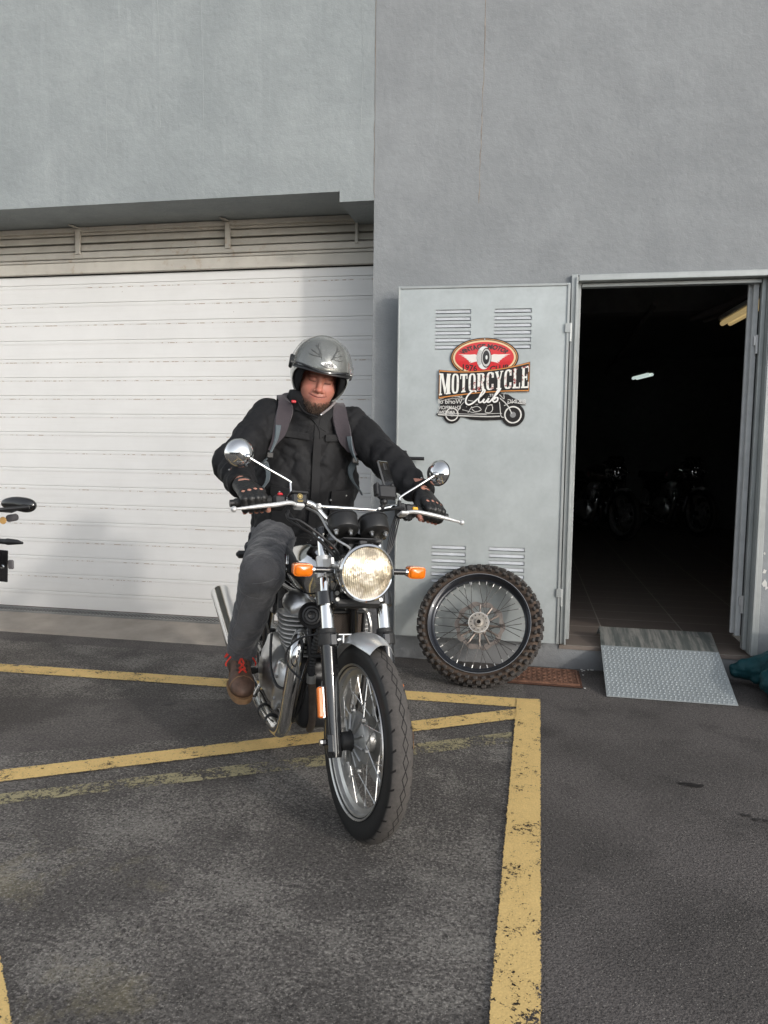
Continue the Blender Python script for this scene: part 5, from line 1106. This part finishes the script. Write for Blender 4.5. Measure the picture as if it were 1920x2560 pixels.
#REST
# ================================================================== metal sign on the door leaf (flat, in the leaf's plane)
DM = Matrix.Translation((.208, -.072, .168)) @ Matrix.Rotation(R_(1.5), 4, 'Z')
sgn = tag(empty('sign', mat=DM @ Matrix.Translation((-.460, -.0235, 1.505)) @ Matrix.Scale(1.06, 4)), 'cut-out metal motorcycle club sign in red, black and white fixed to the grey door leaf', 'sign')
cream = NT('cream_print').set(color=(.74, .56, .33), rough=.4); orange = NT('orange_print').set(color=(.62, .25, .06), rough=.4); redm = simple('red_enamel', (.60, .015, .02), .3, 0, .1, 20, coat=.5)
blke = simple('black_enamel', (.014, .011, .010), .3, 0, .2, 30, coat=.5); brown = simple('brown_black_enamel', (.035, .018, .012), .35, coat=.4); greyp = NT('grey_print').set(color=(.24, .24, .24), rough=.4)
wht = NT('distressed_white'); wn_ = wht.noise(wht.coord(), 55, 6, .7); wn2_ = wht.noise(wht.coord(), 9, 2); wht.set(color=wht.mix(wht.math('MULTIPLY', wht.ramp(wn_, [(.52, 0), (.56, 1)]), wht.ramp(wn2_, [(.50, 0), (.58, 1)])), (.78, .77, .72), (.28, .03, .03)), rough=.4)
L_ = lambda m, poly, y, th, : m.prism(poly, (0, -y, 0), (1, 0, 0), (0, 0, 1), th)      # extrudes outward (towards -y)
def plate(name, poly, y0, th, mat, parent=sgn): m = MB(); L_(m, poly, y0, th); return m.make(name, mat, parent, smooth=False)
def oval(cx, cz, rx, rz, n=64): return [(cx + rx * math.cos(2 * math.pi * k / n), cz + rz * math.sin(2 * math.pi * k / n)) for k in range(n)]
ov = plate('oval_badge', oval(.0, .105, .180, .104), 0, .004, blke)
for k, (rx, rz, mt, nm) in enumerate(((.173, .098, orange, 'gold_ring'), (.169, .0945, blke, 'black_ring'), (.165, .0905, cream, 'cream_ring'), (.155, .0815, redm, 'red_field'))): plate(nm, oval(0, .105, rx, rz), .004 + k * .0008, .0008, mt, ov)
def put(name, s, size, fn, y, mat, parent, off=0., sx=1., mir=False, th=.0):
    V, F = text_mesh(s, size, off); V = V.copy(); V[:, 0] *= sx * (-1 if mir else 1); P = np.array([fn(a, b) for a, b in V[:, :2]])
    m = MB().add([(p[0], -y, p[1]) for p in P], F); return m.make(name, mat, parent, smooth=False)
def arc(a, b): t = a / .158; r = 1 + b / .09; return (.0 + .135 * math.sin(t * 1.13) * (1 + b / .15), .105 + .062 * math.cos(t * 1.13) * (1 + b / .072) - .006)
put('lettering', 'VINTAGE MOTOR', .040, arc, .0078, blke, ov, .0020, .92)
put('lettering', '1976', .042, lambda a, b: (-.078 + a, .050 + b - .10 * a), .0078, blke, ov, .0010, 1.0); put('lettering', 'CLUB', .040, lambda a, b: (.080 + a, .048 + b + .10 * a), .0078, blke, ov, .0010, 1.0)
# winged tyre emblem
wing_m = NT('white_enamel').set(color=(.76, .70, .66), rough=.4)
for s_ in (-1, 1):
    wg = MB()
    for k in range(6):
        x1 = .125 - .014 * k; z1 = .118 - .008 * k; L_(wg, [(s_ * p[0], p[1]) for p in ([(.026, .112 - .004 * k), (.050, .122 - .006 * k), (.075, .120 - .0065 * k), (x1 + .012, z1 + .004), (.080, .108 - .0068 * k), (.050, .113 - .0062 * k), (.026, .106 - .004 * k)])][::s_], .0076 + .0001 * k, .0004)
    wg.make('wing', wing_m, ov, smooth=False)
tr_ = plate('tyre_emblem', oval(-.002, .103, .038, .060), .0082, .001, white, ov); plate('tyre_tread', oval(.011, .103, .0265, .052), .0092, .0008, blke, tr_); plate('tyre_wall', oval(.011, .103, .0235, .046), .0100, .0006, NT('tyre_grey').set(color=(.55, .53, .51), rough=.4), tr_); plate('tyre_inner', oval(.010, .105, .018, .036), .0106, .0006, blke, tr_); plate('tyre_hub', oval(.012, .105, .0055, .011), .0112, .0006, white, tr_)
for k in range(6): L2 = MB(); L2.tube([(-.034 + .0042 * k, -.0094, .105 - .048 + .003 * k + .02 * (k == 0)), (-.038 + .0045 * k, -.0094, .105), (-.034 + .0042 * k, -.0094, .105 + .048 - .003 * k - .02 * (k == 0))], .0006, 4, smooth=4).make('tread_line', blke, tr_)
# banner
def ban(x, z):      # x -.24...24, z -1..1 : flared banner
    t = x / .24; return (x, -.022 + .020 * t + (.060 + .018 * t * t) * z + (.006 * t * t) - .0)
bp_ = [ban(x, 1) for x in np.linspace(-.24, .24, 25)] + [ban(x, -1) for x in np.linspace(.24, -.24, 25)]
bn = plate('banner', bp_[::-1], .006, .004, brown)
for j, (e, mt) in enumerate(((.972, orange), (.950, blke))):
    pp_ = [ban(x * (.985 - .012 * j), e - .06 * j) for x in np.linspace(-.24, .24, 25)] + [ban(x * (.985 - .012 * j), -e + .06 * j) for x in np.linspace(.24, -.24, 25)]; plate('banner_line' if j == 0 else 'banner_field', pp_[::-1], .010 + .0008 * j, .0008, mt, bn)
# condensed slab letters drawn as polygons in a unit cell (0..1 wide, -1..1 tall)
def R4(x0, x1, z0, z1): return [(x0, z0), (x1, z0), (x1, z1), (x0, z1)]
def ringp(x0, x1, z0, z1, wx, wz, a0=0, a1=360, n=40):
    cx, cz = (x0 + x1) / 2, (z0 + z1) / 2; rx, rz = (x1 - x0) / 2, (z1 - z0) / 2; out = []
    A_ = np.radians(np.linspace(a0, a1, n)); f = lambda t, p: abs(t) ** p * math.copysign(1, t)
    for i in range(n - 1):
        q = []
        for (t, k) in ((A_[i], 0), (A_[i + 1], 0), (A_[i + 1], 1), (A_[i], 1)):
            q.append((cx + (rx - wx * k) * f(math.cos(t), .62), cz + (rz - wz * k) * f(math.sin(t), .62)))
        out.append(q)
    return out
T_, S_ = .34, .10
G_ = {'M': [R4(.0, .26, -1, -1 + S_ * 1.4), R4(.06, .18, -1, 1), R4(.66, .94, -1, 1), R4(.60, 1., -1, -1 + S_ * 1.4), R4(.0, .30, 1 - S_ * 1.4, 1), R4(.70, 1., 1 - S_ * 1.4, 1), [(.10, 1), (.34, 1), (.60, -.72), (.48, -.95)], [(.68, 1), (.80, 1), (.56, -.95), (.48, -.95)]],
      'O': ringp(.02, .98, -1.03, 1.03, .30, .16), 'C': ringp(.02, .98, -1.03, 1.03, .32, .16, 42, 318) + [R4(.70, .96, .35, .92), R4(.70, .96, -.92, -.35)],
      'T': [R4(.33, .67, -1, 1), R4(.02, .98, .80, 1), R4(.02, .14, .45, 1), R4(.86, .98, .45, 1), R4(.20, .80, -1, -.86)],
      'R': [R4(.08, .40, -1, 1), R4(.0, .48, -1, -.86), R4(.0, .5, .86, 1)] + ringp(.10, .90, -.06, 1.0, .30, .15, -90, 90) + [[(.46, .02), (.74, .02), (.94, -1), (.62, -1)], R4(.60, 1., -1, -.86)],
      'Y': [R4(.34, .66, -1, .0), R4(.20, .80, -1, -.86), [(.02, 1), (.34, 1), (.62, -.1), (.38, -.1)], [(.74, 1), (.90, 1), (.64, -.1), (.48, -.1)], R4(.0, .42, .88, 1), R4(.64, 1., .88, 1)],
      'L': [R4(.10, .44, -1, 1), R4(.0, .54, .86, 1), R4(.0, .96, -1, -.84), R4(.84, .96, -1, -.45)], 'E': [R4(.10, .42, -1, 1), R4(.0, .96, .84, 1), R4(.0, .96, -1, -.84), R4(.84, .96, .45, 1), R4(.84, .96, -1, -.45), R4(.4, .74, -.09, .09), R4(.66, .76, -.28, .28)]}
x = -.215; wd = dict(M=.062, O=.040, T=.040, R=.045, C=.041, Y=.043, L=.040, E=.040); tot = sum(wd[c] for c in 'MOTORCYCLE') + .0045 * 9; x = -tot / 2
for i, c in enumerate('MOTORCYCLE'):
    m = MB()
    for k, q in enumerate(G_[c]):
        pts = [ban(x + p[0] * wd[c], p[1] * .76) for p in q]
        if sum(pts[j][0] * pts[(j + 1) % len(pts)][1] - pts[(j + 1) % len(pts)][0] * pts[j][1] for j in range(len(pts))) < 0: pts = pts[::-1]
        m.add([(p[0], -(.0122 + .00003 * k), p[1]) for p in pts], [tuple(range(len(pts)))])
    m.make('letter', wht.m, bn, smooth=False); x += wd[c] + .0045
# motorcycle silhouette below, wheels, exhaust, mirrored words
bk = plate('bike_cutout', [(-.23, -.115), (-.20, -.085), (-.14, -.080), (.05, -.080), (.13, -.088), (.155, -.105), (.20, -.125), (.225, -.135), (.222, -.145), (.13, -.14), (.13, -.215), (.10, -.222), (.0, -.226), (-.06, -.222), (-.10, -.21), (-.24, -.205), (-.25, -.195), (-.235, -.18), (-.23, -.15)][::-1], .0, .003, blke)
for cx, r in ((.158, .062), (-.165, .048)):
    w1 = plate('wheel_cutout', oval(cx, -.195, r, r), .003, .0012, blke, bk); plate('white_wall', oval(cx, -.195, r * .74, r * .74), .0042, .0006, NT('white_wall').set(color=(.72, .70, .66), rough=.4), w1); plate('wheel_dark', oval(cx, -.195, r * .62, r * .62), .0048, .0006, blke, w1); plate('wheel_grey', oval(cx, -.195, r * .25, r * .25), .0054, .0006, greyp, w1)
ln_ = NT('line_print').set(color=(.62, .61, .58), rough=.4)
def line(pts, r=.0016, y=.0062, mat=ln_, sm_k=5): MB().tube([(a, -y, b) for a, b in pts], r, 5, smooth=sm_k).make('drawn_line', mat, bk)
MBw = 0
line([(-.11, -.170), (-.02, -.190), (.10, -.188)]); line([(-.24, -.197), (-.10, -.203), (.02, -.206), (.09, -.204)], .0035); line([(-.24, -.190), (-.12, -.192), (.02, -.196)], .0014)
line([(.062, -.095), (.095, -.115), (.13, -.15), (.152, -.19)], .003); line([(.085, -.09), (.108, -.112), (.108, -.088), (.118, -.078)], .002); line([(.11, -.148), (.15, -.130), (.19, -.136), (.225, -.14)], .0022)
line([(.070, -.11), (.085, -.13), (.095, -.20), (.110, -.21)], .0022); line([(-.23, -.115), (-.18, -.100), (-.12, -.105), (-.08, -.12), (-.05, -.125)], .0018); line([(-.23, -.125), (-.17, -.112), (-.10, -.118), (-.12, -.15), (-.14, -.19)], .0016)
line([(-.06, -.16), (-.03, -.152), (-.01, -.17), (-.04, -.18), (-.06, -.165)], .002); line([(.02, -.15), (.045, -.145), (.05, -.17), (.035, -.185), (.012, -.18), (.02, -.155)], .0022); line([(-.06, -.142), (.0, -.140), (.05, -.143)], .0016); line([(-.09, -.155), (-.06, -.150), (-.08, -.186)], .0018)
for s, x, z, sz in (('RACE', -.150, -.094, .032), ('World of', -.176, -.128, .034), ('CHAMPION', -.178, -.160, .027), ('AMAZING', -.196, -.1835, .021), ('EST.', .045, -.094, .020), ('BIKING', .175, -.126, .030)):
    sx = 1. if s != 'CHAMPION' else .85
    put('lettering', s, sz, lambda a, b, x=x, z=z: (x + a, z + b), .0064, ln_, bk, .0004, sx, True)
cw = NT('script_white').set(color=(.80, .79, .76), rough=.4)
cm = [[(-.038, -.078), (-.045, -.070), (-.060, -.073), (-.085, -.100), (-.093, -.130), (-.078, -.144), (-.055, -.135), (-.035, -.118)], [(-.035, -.118), (.0, -.085), (.008, -.068), (-.002, -.070), (-.022, -.105), (-.022, -.130), (-.008, -.128), (.006, -.112)], [(.006, -.112), (-.0, -.128), (.010, -.131), (.028, -.110)], [(.030, -.108), (.022, -.128), (.034, -.128), (.048, -.112)],
      [(.048, -.112), (.080, -.075), (.088, -.060), (.078, -.064), (.052, -.110), (.056, -.128), (.072, -.124), (.076, -.108), (.064, -.106), (.058, -.116)]]
sc_ = MB(); sb = MB()
for st_2 in cm: sc_.tube([(a, -.0120, b) for a, b in st_2], .0042, 7, smooth=7); sb.tube([(a + .002, -.0070, b - .003) for a, b in st_2], .0100, 7, smooth=7)
sbo = sb.tf(lambda V: np.stack([V[:, 0], -.0085 + (V[:, 1] + .0070) * .25, V[:, 2]], 1)).make('script_shadow', blke, bk); sc_.tf(lambda V: np.stack([V[:, 0], -.0122 + (V[:, 1] + .0120) * .25, V[:, 2]], 1)).make('script_lettering', cw, sbo)
MB().ball((0, -.010, .200), .003, 8, 6).make('screw', white, ov)

# ================================================================== off-road wheel leaning on the door
DWY, DWX = -.485, -.240; tiltA = R_(30)
dwm = Matrix.Translation((DWX, DWY, .004)) @ Matrix.Rotation(R_(-3), 4, 'Z') @ Matrix.Rotation(-tiltA, 4, 'X')
dw = tag(empty('spare_wheel', mat=dwm), 'loose spoked off-road wheel with knobbly tyre leaning against the metal door', 'wheel')
RO, RC = .350, np.array([0, 0, .350]); dirt = simple('muddy_rubber', (.075, .052, .038), .9, 0, .3, 18, .3, 80); knobm = simple('worn_rubber', (.048, .042, .038), .75, 0, .35, 22, .4, 80)
tp = []
for i in range(19):
    t = i / 18 * math.pi; tp.append((.272 + .062 * math.sin(t) ** .75, -.043 * math.cos(t) * (.62 + .38 * math.sin(t))))
ty = MB().lathe(tp, RC, (0, 1, 0), 96).make('tyre', dirt, dw, ang=180)
kb = MB()
for k in range(44):
    for row, (aa, dd) in enumerate(((0, 0), (1, .5), (-1, .5), (2, 0.15), (-2, 0.15))):
        t = 2 * math.pi * (k + dd) / 44; ph = aa * .60; rr = .3345 - .052 * (1 - math.cos(ph)) * .85; yy = .047 * math.sin(ph) * 1.02
        rad = np.array([math.cos(t), 0, math.sin(t)]); tan = np.array([-math.sin(t), 0, math.cos(t)]); nrm = rad * math.cos(ph) + np.array([0, 1, 0]) * math.sin(ph); sd_ = np.cross(tan, nrm)
        Mx = np.array([tan, sd_, nrm]).T; sz = (.027, .020, .024) if abs(aa) < 2 else (.023, .016, .022); kb.box(RC + rad * rr + np.array([0, yy, 0]) + nrm * .005, sz, .0035, Mx)
kb.make('tyre_knobs', knobm, ty, smooth=False)
bl = MB().lathe([(.275, -.040), (.280, -.043), (.282, -.038), (.270, -.033), (.262, -.022), (.258, -.015), (.250, -.012), (.249, 0), (.250, .012), (.258, .015), (.262, .022), (.270, .033), (.282, .038), (.280, .043), (.275, .040)], RC, (0, 1, 0), 96, close=True).make('rim', simple('black_anodised_rim', (.016, .018, .024), .3, .3, .15, 20, coat=.3), dw, ang=40)
MB().lathe([(.2805, -.0436), (.2825, -.0436), (.2825, -.0424), (.2805, -.0424)], RC, (0, 1, 0), 96, close=True).make('rim_edge', M['spoke'], bl)
hub2 = simple('weathered_hub', (.42, .38, .33), .5, .6, .25, 40, .2, 90)
ho2 = MB().lathe([(.012, -.052), (.016, -.052), (.016, -.044), (.024, -.042), (.026, -.036), (.030, -.036), (.050, -.038), (.055, -.036), (.055, -.030), (.046, -.024), (.028, -.016), (.026, .0), (.028, .02), (.050, .026), (.050, .034), (.02, .04), (.012, .04)], RC, (0, 1, 0), 40, close=True).make('hub', hub2, dw)
for k in range(12):
    a = k * math.pi / 6; MB().lathe([(0, -.0395), (.0036, -.0395), (.0036, -.037)], RC + np.array([math.cos(a) * .043, 0, math.sin(a) * .043]), (0, 1, 0), 6).make('hub_bolt', M['satin'], ho2)
MB().lathe([(0, -.044), (.0125, -.044)], RC, (0, 1, 0), 20).make('axle_bore', M['dark'], ho2); MB().lathe([(.054, -.0385), (.058, -.0385), (.058, -.033), (.054, -.033)], RC, (0, 1, 0), 40, close=True).make('hub_flange', NT('pale_alloy').set(color=(.70, .68, .64), metal=.5, rough=.35), ho2)
# brake disc: wavy outline ring with a carrier
ds = MB(); n = 120; V = []
for k in range(n):
    t = 2 * math.pi * k / n; ro = .137 + .005 * math.cos(10 * t); ri = .112 + .004 * math.cos(10 * t + 1.5)
    for r, y in ((ri, .024), (ro, .024), (ro, .028), (ri, .028)): V.append(RC + np.array([math.cos(t) * r, y, math.sin(t) * r]))
ds.add(V, [(k * 4 + j, k * 4 + (j + 1) % 4, ((k + 1) % n) * 4 + (j + 1) % 4, ((k + 1) % n) * 4 + j) for k in range(n) for j in range(4)])
for k in range(6):
    a = k * math.pi / 3 + .3; d = np.array([math.cos(a), 0, math.sin(a)]); pd = np.array([-d[2], 0, d[0]])
    for s_ in (-1, 1): ds.tube([RC + d * .045 + pd * .012 * s_ + np.array([0, .026, 0]), RC + d * .116 + pd * .034 * s_ + np.array([0, .026, 0])], .0068, 6)
ds.make('brake_disc', simple('rusty_disc_steel', (.26, .22, .19), .45, .6, .25, 30), dw)
nip = NT('bright_nipple').set(color=(.55, .55, .53), metal=.3, rough=.3); spk = simple('grey_spoke', (.06, .055, .052), .45, .5)
for k in range(36):
    side = 1 if k % 2 else -1; a = 2 * math.pi * (k + .5) / 36; off = .80 * (1 if (k // 2) % 2 else -1); rh = .048
    p0 = RC + np.array([math.cos(a + off) * rh, side * .028, math.sin(a + off) * rh]); p1 = RC + np.array([math.cos(a) * .250, side * .004, math.sin(a) * .250]); d = (p1 - p0) / np.linalg.norm(p1 - p0)
    s1 = MB().tube([p0, p1], .0017, 6).make('spoke', spk, dw); MB().tube([p1 - d * .019, p1], .0030, 6).make('nipple', nip, s1)
MB().tube([RC + np.array([-.075, -.006, .245]), RC + np.array([-.068, -.010, .222])], .0042, 8).make('valve', M['spoke'], dw)

# ================================================================== ramp
rp = tag(empty('ramp', (.76, -.47, .004)), 'studded galvanised steel ramp laid over the step of the garage doorway', 'ramp')
def rP(u, v):       # u across 0..1, v along 0..1..2 : returns local point
    x = (-.318 + u * .637) + (v * .008 if v <= 1 else .008 + (v - 1) * .012)
    if v <= 1: return np.array([x, v * .452, .004 + v * .148])
    return np.array([x, .452 + (v - 1) * .245, .152 + (v - 1) * .052])
M['galv_ramp'] = m_galv('ramp_steel', (.46, .50, .51), .45, .40)
def m_worn():
    t = NT('worn_ramp_steel'); v = t.coord(scale=(26, 2.2, 1)); n = t.noise(v, 1., 5, .7); n2 = t.noise(t.coord(), 14, 6, .7)
    c = t.mix(t.ramp(n, [(.42, 0), (.6, 1)]), (.16, .175, .165), (.38, .37, .34)); c = t.mix(t.ramp(n2, [(.58, 0), (.7, .7)]), c, (.10, .10, .095)); return t.set(color=c, metal=.4, rough=.42)
pm = MB(); nu, nv = 12, 10; Vt = []
for (va, vb, nm, mt) in ((0., 1., 'lower_plate', M['galv_ramp']), (1., 2., 'upper_plate', m_worn())):
    m = MB(); V = []
    for lay in (0, -.004):
        for j in range(nv + 1):
            for i in range(nu + 1): p = rP(i / nu, va + (vb - va) * j / nv); V.append(p + np.array([0, 0, lay]))
    o = (nu + 1) * (nv + 1); F = []
    for j in range(nv):
        for i in range(nu): a = j * (nu + 1) + i; F.append((a, a + 1, a + nu + 2, a + nu + 1)); F.append((o + a, o + a + nu + 1, o + a + nu + 2, o + a + 1))
    for i in range(nu): F.append((i, o + i, o + i + 1, i + 1)); a = nv * (nu + 1) + i; F.append((a, a + 1, o + a + 1, o + a))
    for j in range(nv): a = j * (nu + 1); F.append((a, a + nu + 1, o + a + nu + 1, o + a)); a += nu; F.append((a, o + a, o + a + nu + 1, a + nu + 1))
    po_ = m.add(V, F).make(nm, mt, rp, smooth=False)
    if va == 0:
        sd_ = MB(); nn = np.cross(rP(1, 0) - rP(0, 0), rP(0, 1) - rP(0, 0)); nn /= np.linalg.norm(nn)
        for j in range(22):
            for i in range(27):
                c = rP((i + .5 + .25 * (j % 2)) / 27.4, (j + .6) / 22.4) + nn * .0006
                sd_.add([c + np.array([.0062 * math.cos(q), .0062 * math.sin(q) * .95, .0062 * math.sin(q) * .31]) for q in np.linspace(0, 2 * math.pi, 8)[:-1]] + [c + nn * .0030 + np.array([.003 * math.cos(q), .003 * math.sin(q), .001 * math.sin(q)]) for q in np.linspace(0, 2 * math.pi, 8)[:-1]],
                        [(q, (q + 1) % 7, 7 + (q + 1) % 7, 7 + q) for q in range(7)] + [tuple(range(7, 14))])
        sd_.make('studs', M['galv_ramp'], po_, ang=60)
m = MB()
for j in range(2):
    A_, B_2 = rP(0, 2.), rP(1, 2.); C_, D_ = A_ + np.array([-.01, .07, -.062]), B_2 + np.array([.0, .07, -.062]); m.add([A_, B_2, D_, C_, A_ - [0, .003, .004], B_2 - [0, .003, .004], D_ - [0, .003, 0], C_ - [0, .003, 0]], [(0, 1, 2, 3), (4, 7, 6, 5), (0, 3, 7, 4), (1, 5, 6, 2), (3, 2, 6, 7)]); break
m.make('rear_lip', M['galv_ramp'], rp, smooth=False)
# ================================================================== rusty access cover in the ground
cv = tag(empty('access_cover', (.13, -.215, .004)), 'rusty orange-brown access cover set in the asphalt behind the loose wheel', 'cover')
rust = simple('rusted_iron', (.16, .078, .048), .85, 0, .4, 26, .6, 90); rust_d = simple('dark_rust', (.075, .032, .018), .9, 0, .3, 20)
MB().box((0, 0, .003), (.40, .30, .006), .002).make('frame', rust_d, cv, smooth=False)
m = MB().box((0, 0, .008), (.375, .275, .006), .002); lo_ = m.make('lid', rust, cv, smooth=False); m = MB()
for i in range(13):
    for j in range(9): m.box((-.168 + .028 * i, -.118 + .0295 * j, .0125), (.021, .006, .004), .001, Matrix.Rotation(R_(38 if (i + j) % 2 else -38), 3, 'Z'))
m.box((0, .128, .013), (.37, .008, .005)).box((0, -.128, .013), (.37, .008, .005)).box((.18, 0, .013), (.008, .26, .005)).box((-.18, 0, .013), (.008, .26, .005)).make('relief', rust, lo_, smooth=False)
# ================================================================== teal tarpaulin bag at the right edge
def f_bag(X, Y, Z):
    t = np.clip((X - 1.10) / .5, 0, 1.3); d = cone(X, Y, Z, (1.175, -.10, .075), (1.62, -.30, .20), .045, .215, 1.0); d = sm(d, ell(X, Y, Z, (1.57, -.40, .11), (.37, .30, .17)), .08)
    d = d + .012 * ridge(X, Y, Z, 13, 2.) + .006 * ridge(X, Y, Z, 31, 1.); sl_ = np.exp(-((Z - .105 - .12 * (X - 1.15) - .02 * np.sin(X * 9)) / .006) ** 2); return np.maximum(d + .006 * sl_ * (Y < -.1), .003 - Z)
tbm = m_cloth('teal_tarpaulin', (.012, .058, .068), .5, 200, .5, 0., .35); bg_ = smb(f_bag, (1.08, -.78, -.01), (2.05, .0, .46), .010).make('bag', tbm, ang=180); tag(bg_, 'crumpled dark teal tarpaulin bag on the ground right of the ramp', 'bag')
# ================================================================== second motorcycle at the left edge, seen from behind
O2 = np.array([-2.55, -1.45, 0]); th2 = R_(38); R2 = np.array(Matrix.Rotation(th2, 3, 'Z')); w2 = lambda V: (np.atleast_2d(V) - O2) @ R2
m2 = tag(empty('motorcycle', mat=Matrix.Translation(O2) @ Matrix.Rotation(th2, 4, 'Z')), 'black motorcycle at the left edge with only its mirror, indicator and plate in view', 'motorcycle')
def wh2(c, nm):
    w_ = MB().lathe([(.028, -.07), (.032, -.07), (.032, .07), (.028, .07)], c, (1, 0, 0), 16, close=True).make(nm, M['satin'], m2); MB().lathe(tyre_profile(.29, .05, .215), c, (1, 0, 0), 64).make('tyre', M['rubber'], w_, ang=180); MB().lathe([(.215, -.04), (.222, -.045), (.222, -.038), (.19, -.02), (.19, .02), (.222, .038), (.222, .045), (.215, .04)], c, (1, 0, 0), 64, close=True).make('rim', M['gloss'], w_)
    for k in range(5):
        a = k * 2 * math.pi / 5; MB().tube([np.array(c) + np.array([0, math.cos(a) * .03, math.sin(a) * .03]), np.array(c) + np.array([0, math.cos(a) * .195, math.sin(a) * .195])], .016, 8).make('wheel_spoke', M['gloss'], w_)
wh2((0, 0, .29), 'rear_wheel'); wh2((-.05, 1.12, .29), 'front_wheel')
smb(lambda X, Y, Z: sm(sm(ell(X, Y, Z, (0, .62, .74), (.13, .25, .12)), rbox(X, Y, Z, (0, .18, .72), (.10, .32, .05), .04), .05), ell(X, Y, Z, (0, -.05, .74), (.08, .18, .05)), .05), (-.2, -.3, .55), (.2, .92, .92), .014).make('tank_and_seat', M['gloss'], m2, ang=180)
smb(lambda X, Y, Z: rbox(X, Y, Z, (0, .60, .40), (.13, .20, .15), .06), (-.18, .36, .2), (.18, .84, .6), .014).make('engine', M['satin'], m2, ang=180)
MB().tube([(0, 0, .29), (0, .45, .38), (0, .9, .78), (0, .95, .86)], .03, 8).tube([(0, .93, .88), (-.05, 1.12, .29)], .04, 10).tube([(-.34, .92, .90), (-.12, .96, .88), (.12, .96, .88), (.34, .92, .90)], .012, 10).make('frame', M['satin'], m2)
MB().tube([(-.15, .45, .26), (-.17, -.12, .36)], .042, 14).make('silencer', M['satin'], m2)
MB().tube([(.12, .93, .89), w2((-3.03, -.43, .86))[0], w2((-2.99, -.41, .88))[0]], .008, 8).make('mirror_stem', M['satin'], m2)
sh_ = lambda X, Y, Z: sm(ell(X, Y, Z, (-3.02, -.39, .905), (.115, .030, .044)), ell(X, Y, Z, (-2.955, -.39, .892), (.055, .026, .036)), .03)
mm = smb(sh_, (-3.2, -.46, .82), (-2.85, -.32, .98), .005); mm.tf(w2).make('mirror_shell', M['gloss'], m2, ang=180)
MB().tube([(-2.90 - .145, -.38, .822), (-2.90 - .145, -.44, .820)], .022, 18).tf(w2).make('reflector_mount', simple('grey_rubber_dark', (.09, .085, .09), .6), m2)
MB().lathe([(0, -.006), (.021, -.005), (.023, .0)], (-3.075, -.452, .808), (0, 1, 0), 20).tf(w2).make('reflector', NT('amber_reflector').set(color=(.62, .36, .12), rough=.35, coat=.6), m2)
MB().tube([(-2.56, -1.25, .805), (-2.43, -1.25, .803)], [.013, .013], 10).tube([(-2.44, -1.25, .803), (-2.425, -1.25, .803), (-2.375, -1.25, .803), (-2.345, -1.25, .799)], [.013, .0165, .012, .005], 12).tf(w2).make('indicator', M['satin'], m2)
MB().box((-2.470, -1.3, .697), (.160, .006, .152), .010, Matrix.Rotation(R_(3), 3, 'Y')).tube([(-2.50, -1.29, .72), (-2.62, -1.25, .76)], .012, 8).tf(w2).make('plate_holder', M['gloss'], m2)
MB().box((-2.385, -1.285, .700), (.03, .012, .044), .005).tf(w2).make('plate_bracket', simple('grey_rubber', (.10, .095, .10), .6), m2)
MB().lathe([(0, -.004), (.008, -.003), (.011, .002)], (-2.418, -1.3045, .690), (0, 1, 0), 14).tf(w2).make('plate_bolt', M['chrome'], m2)
# ================================================================== loose grit and flakes by the step
for i, (x, y, s) in enumerate(((.345, -.02, .010), (.36, -.035, .007), (.385, -.015, .006), (.35, -.12, .005), (.405, -.01, .012), (.34, -.36, .007), (-1.83, -1.86, .009), (.35, -.05, .005))):
    a = sorted(random.uniform(0, 6.28) for _ in range(6)); MB().prism([(math.cos(q) * s, math.sin(q) * s * .7) for q in a], (x, y, .002), (1, 0, 0), (0, 1, 0), .004).make('flake', M['chip'], smooth=False)
for o in [o for o in bpy.data.objects if o.name.startswith('flake')]: tag(o, 'small white plaster flake on the asphalt', 'debris', 'plaster flakes on the ground')
# ================================================================== motorcycles in the dark of the garage
def copy_tree(o, parent=None):
    c = o.copy(); col.objects.link(c)
    if parent is not None: c.parent = parent
    for ch in list(o.children):
        if ch.name.split('.')[0] in ('lens', 'amber_lens', 'reflector', 'handlebar', 'mirror', 'cable', 'braided_hose', 'spring'): continue
        copy_tree(ch, c)
    return c
for (x, y, an, lb) in ((1.20, 5.2, -64, 'motorcycle with faint chrome glints standing in the dark garage, nearer the door side'), (2.25, 5.9, -70, 'motorcycle in the dark garage behind the right door jamb, hardly visible')):
    c = copy_tree(bike); c.matrix_world = Matrix.Translation((x, y, .14)) @ Matrix.Rotation(R_(an), 4, 'Z'); tag(c, lb, 'motorcycle', 'motorcycles in the dark garage')
# ================================================================== building across the yard (behind the camera, seen in the chrome)
ob = tag(empty('opposite_building', (0, -26, 0)), 'low pale industrial building across the yard, seen only as a reflection', 'building')
MB().box((-4, -4, 2.4), (34, 7, 4.8)).make('wall', simple('far_wall', (.22, .20, .17), .9), ob, smooth=False)
for k in range(6): MB().box((-18 + 5.6 * k, -.49, 1.6), (3.2, .06, 3.2)).make('door', simple('far_door', (.06, .06, .065), .7), ob, smooth=False)
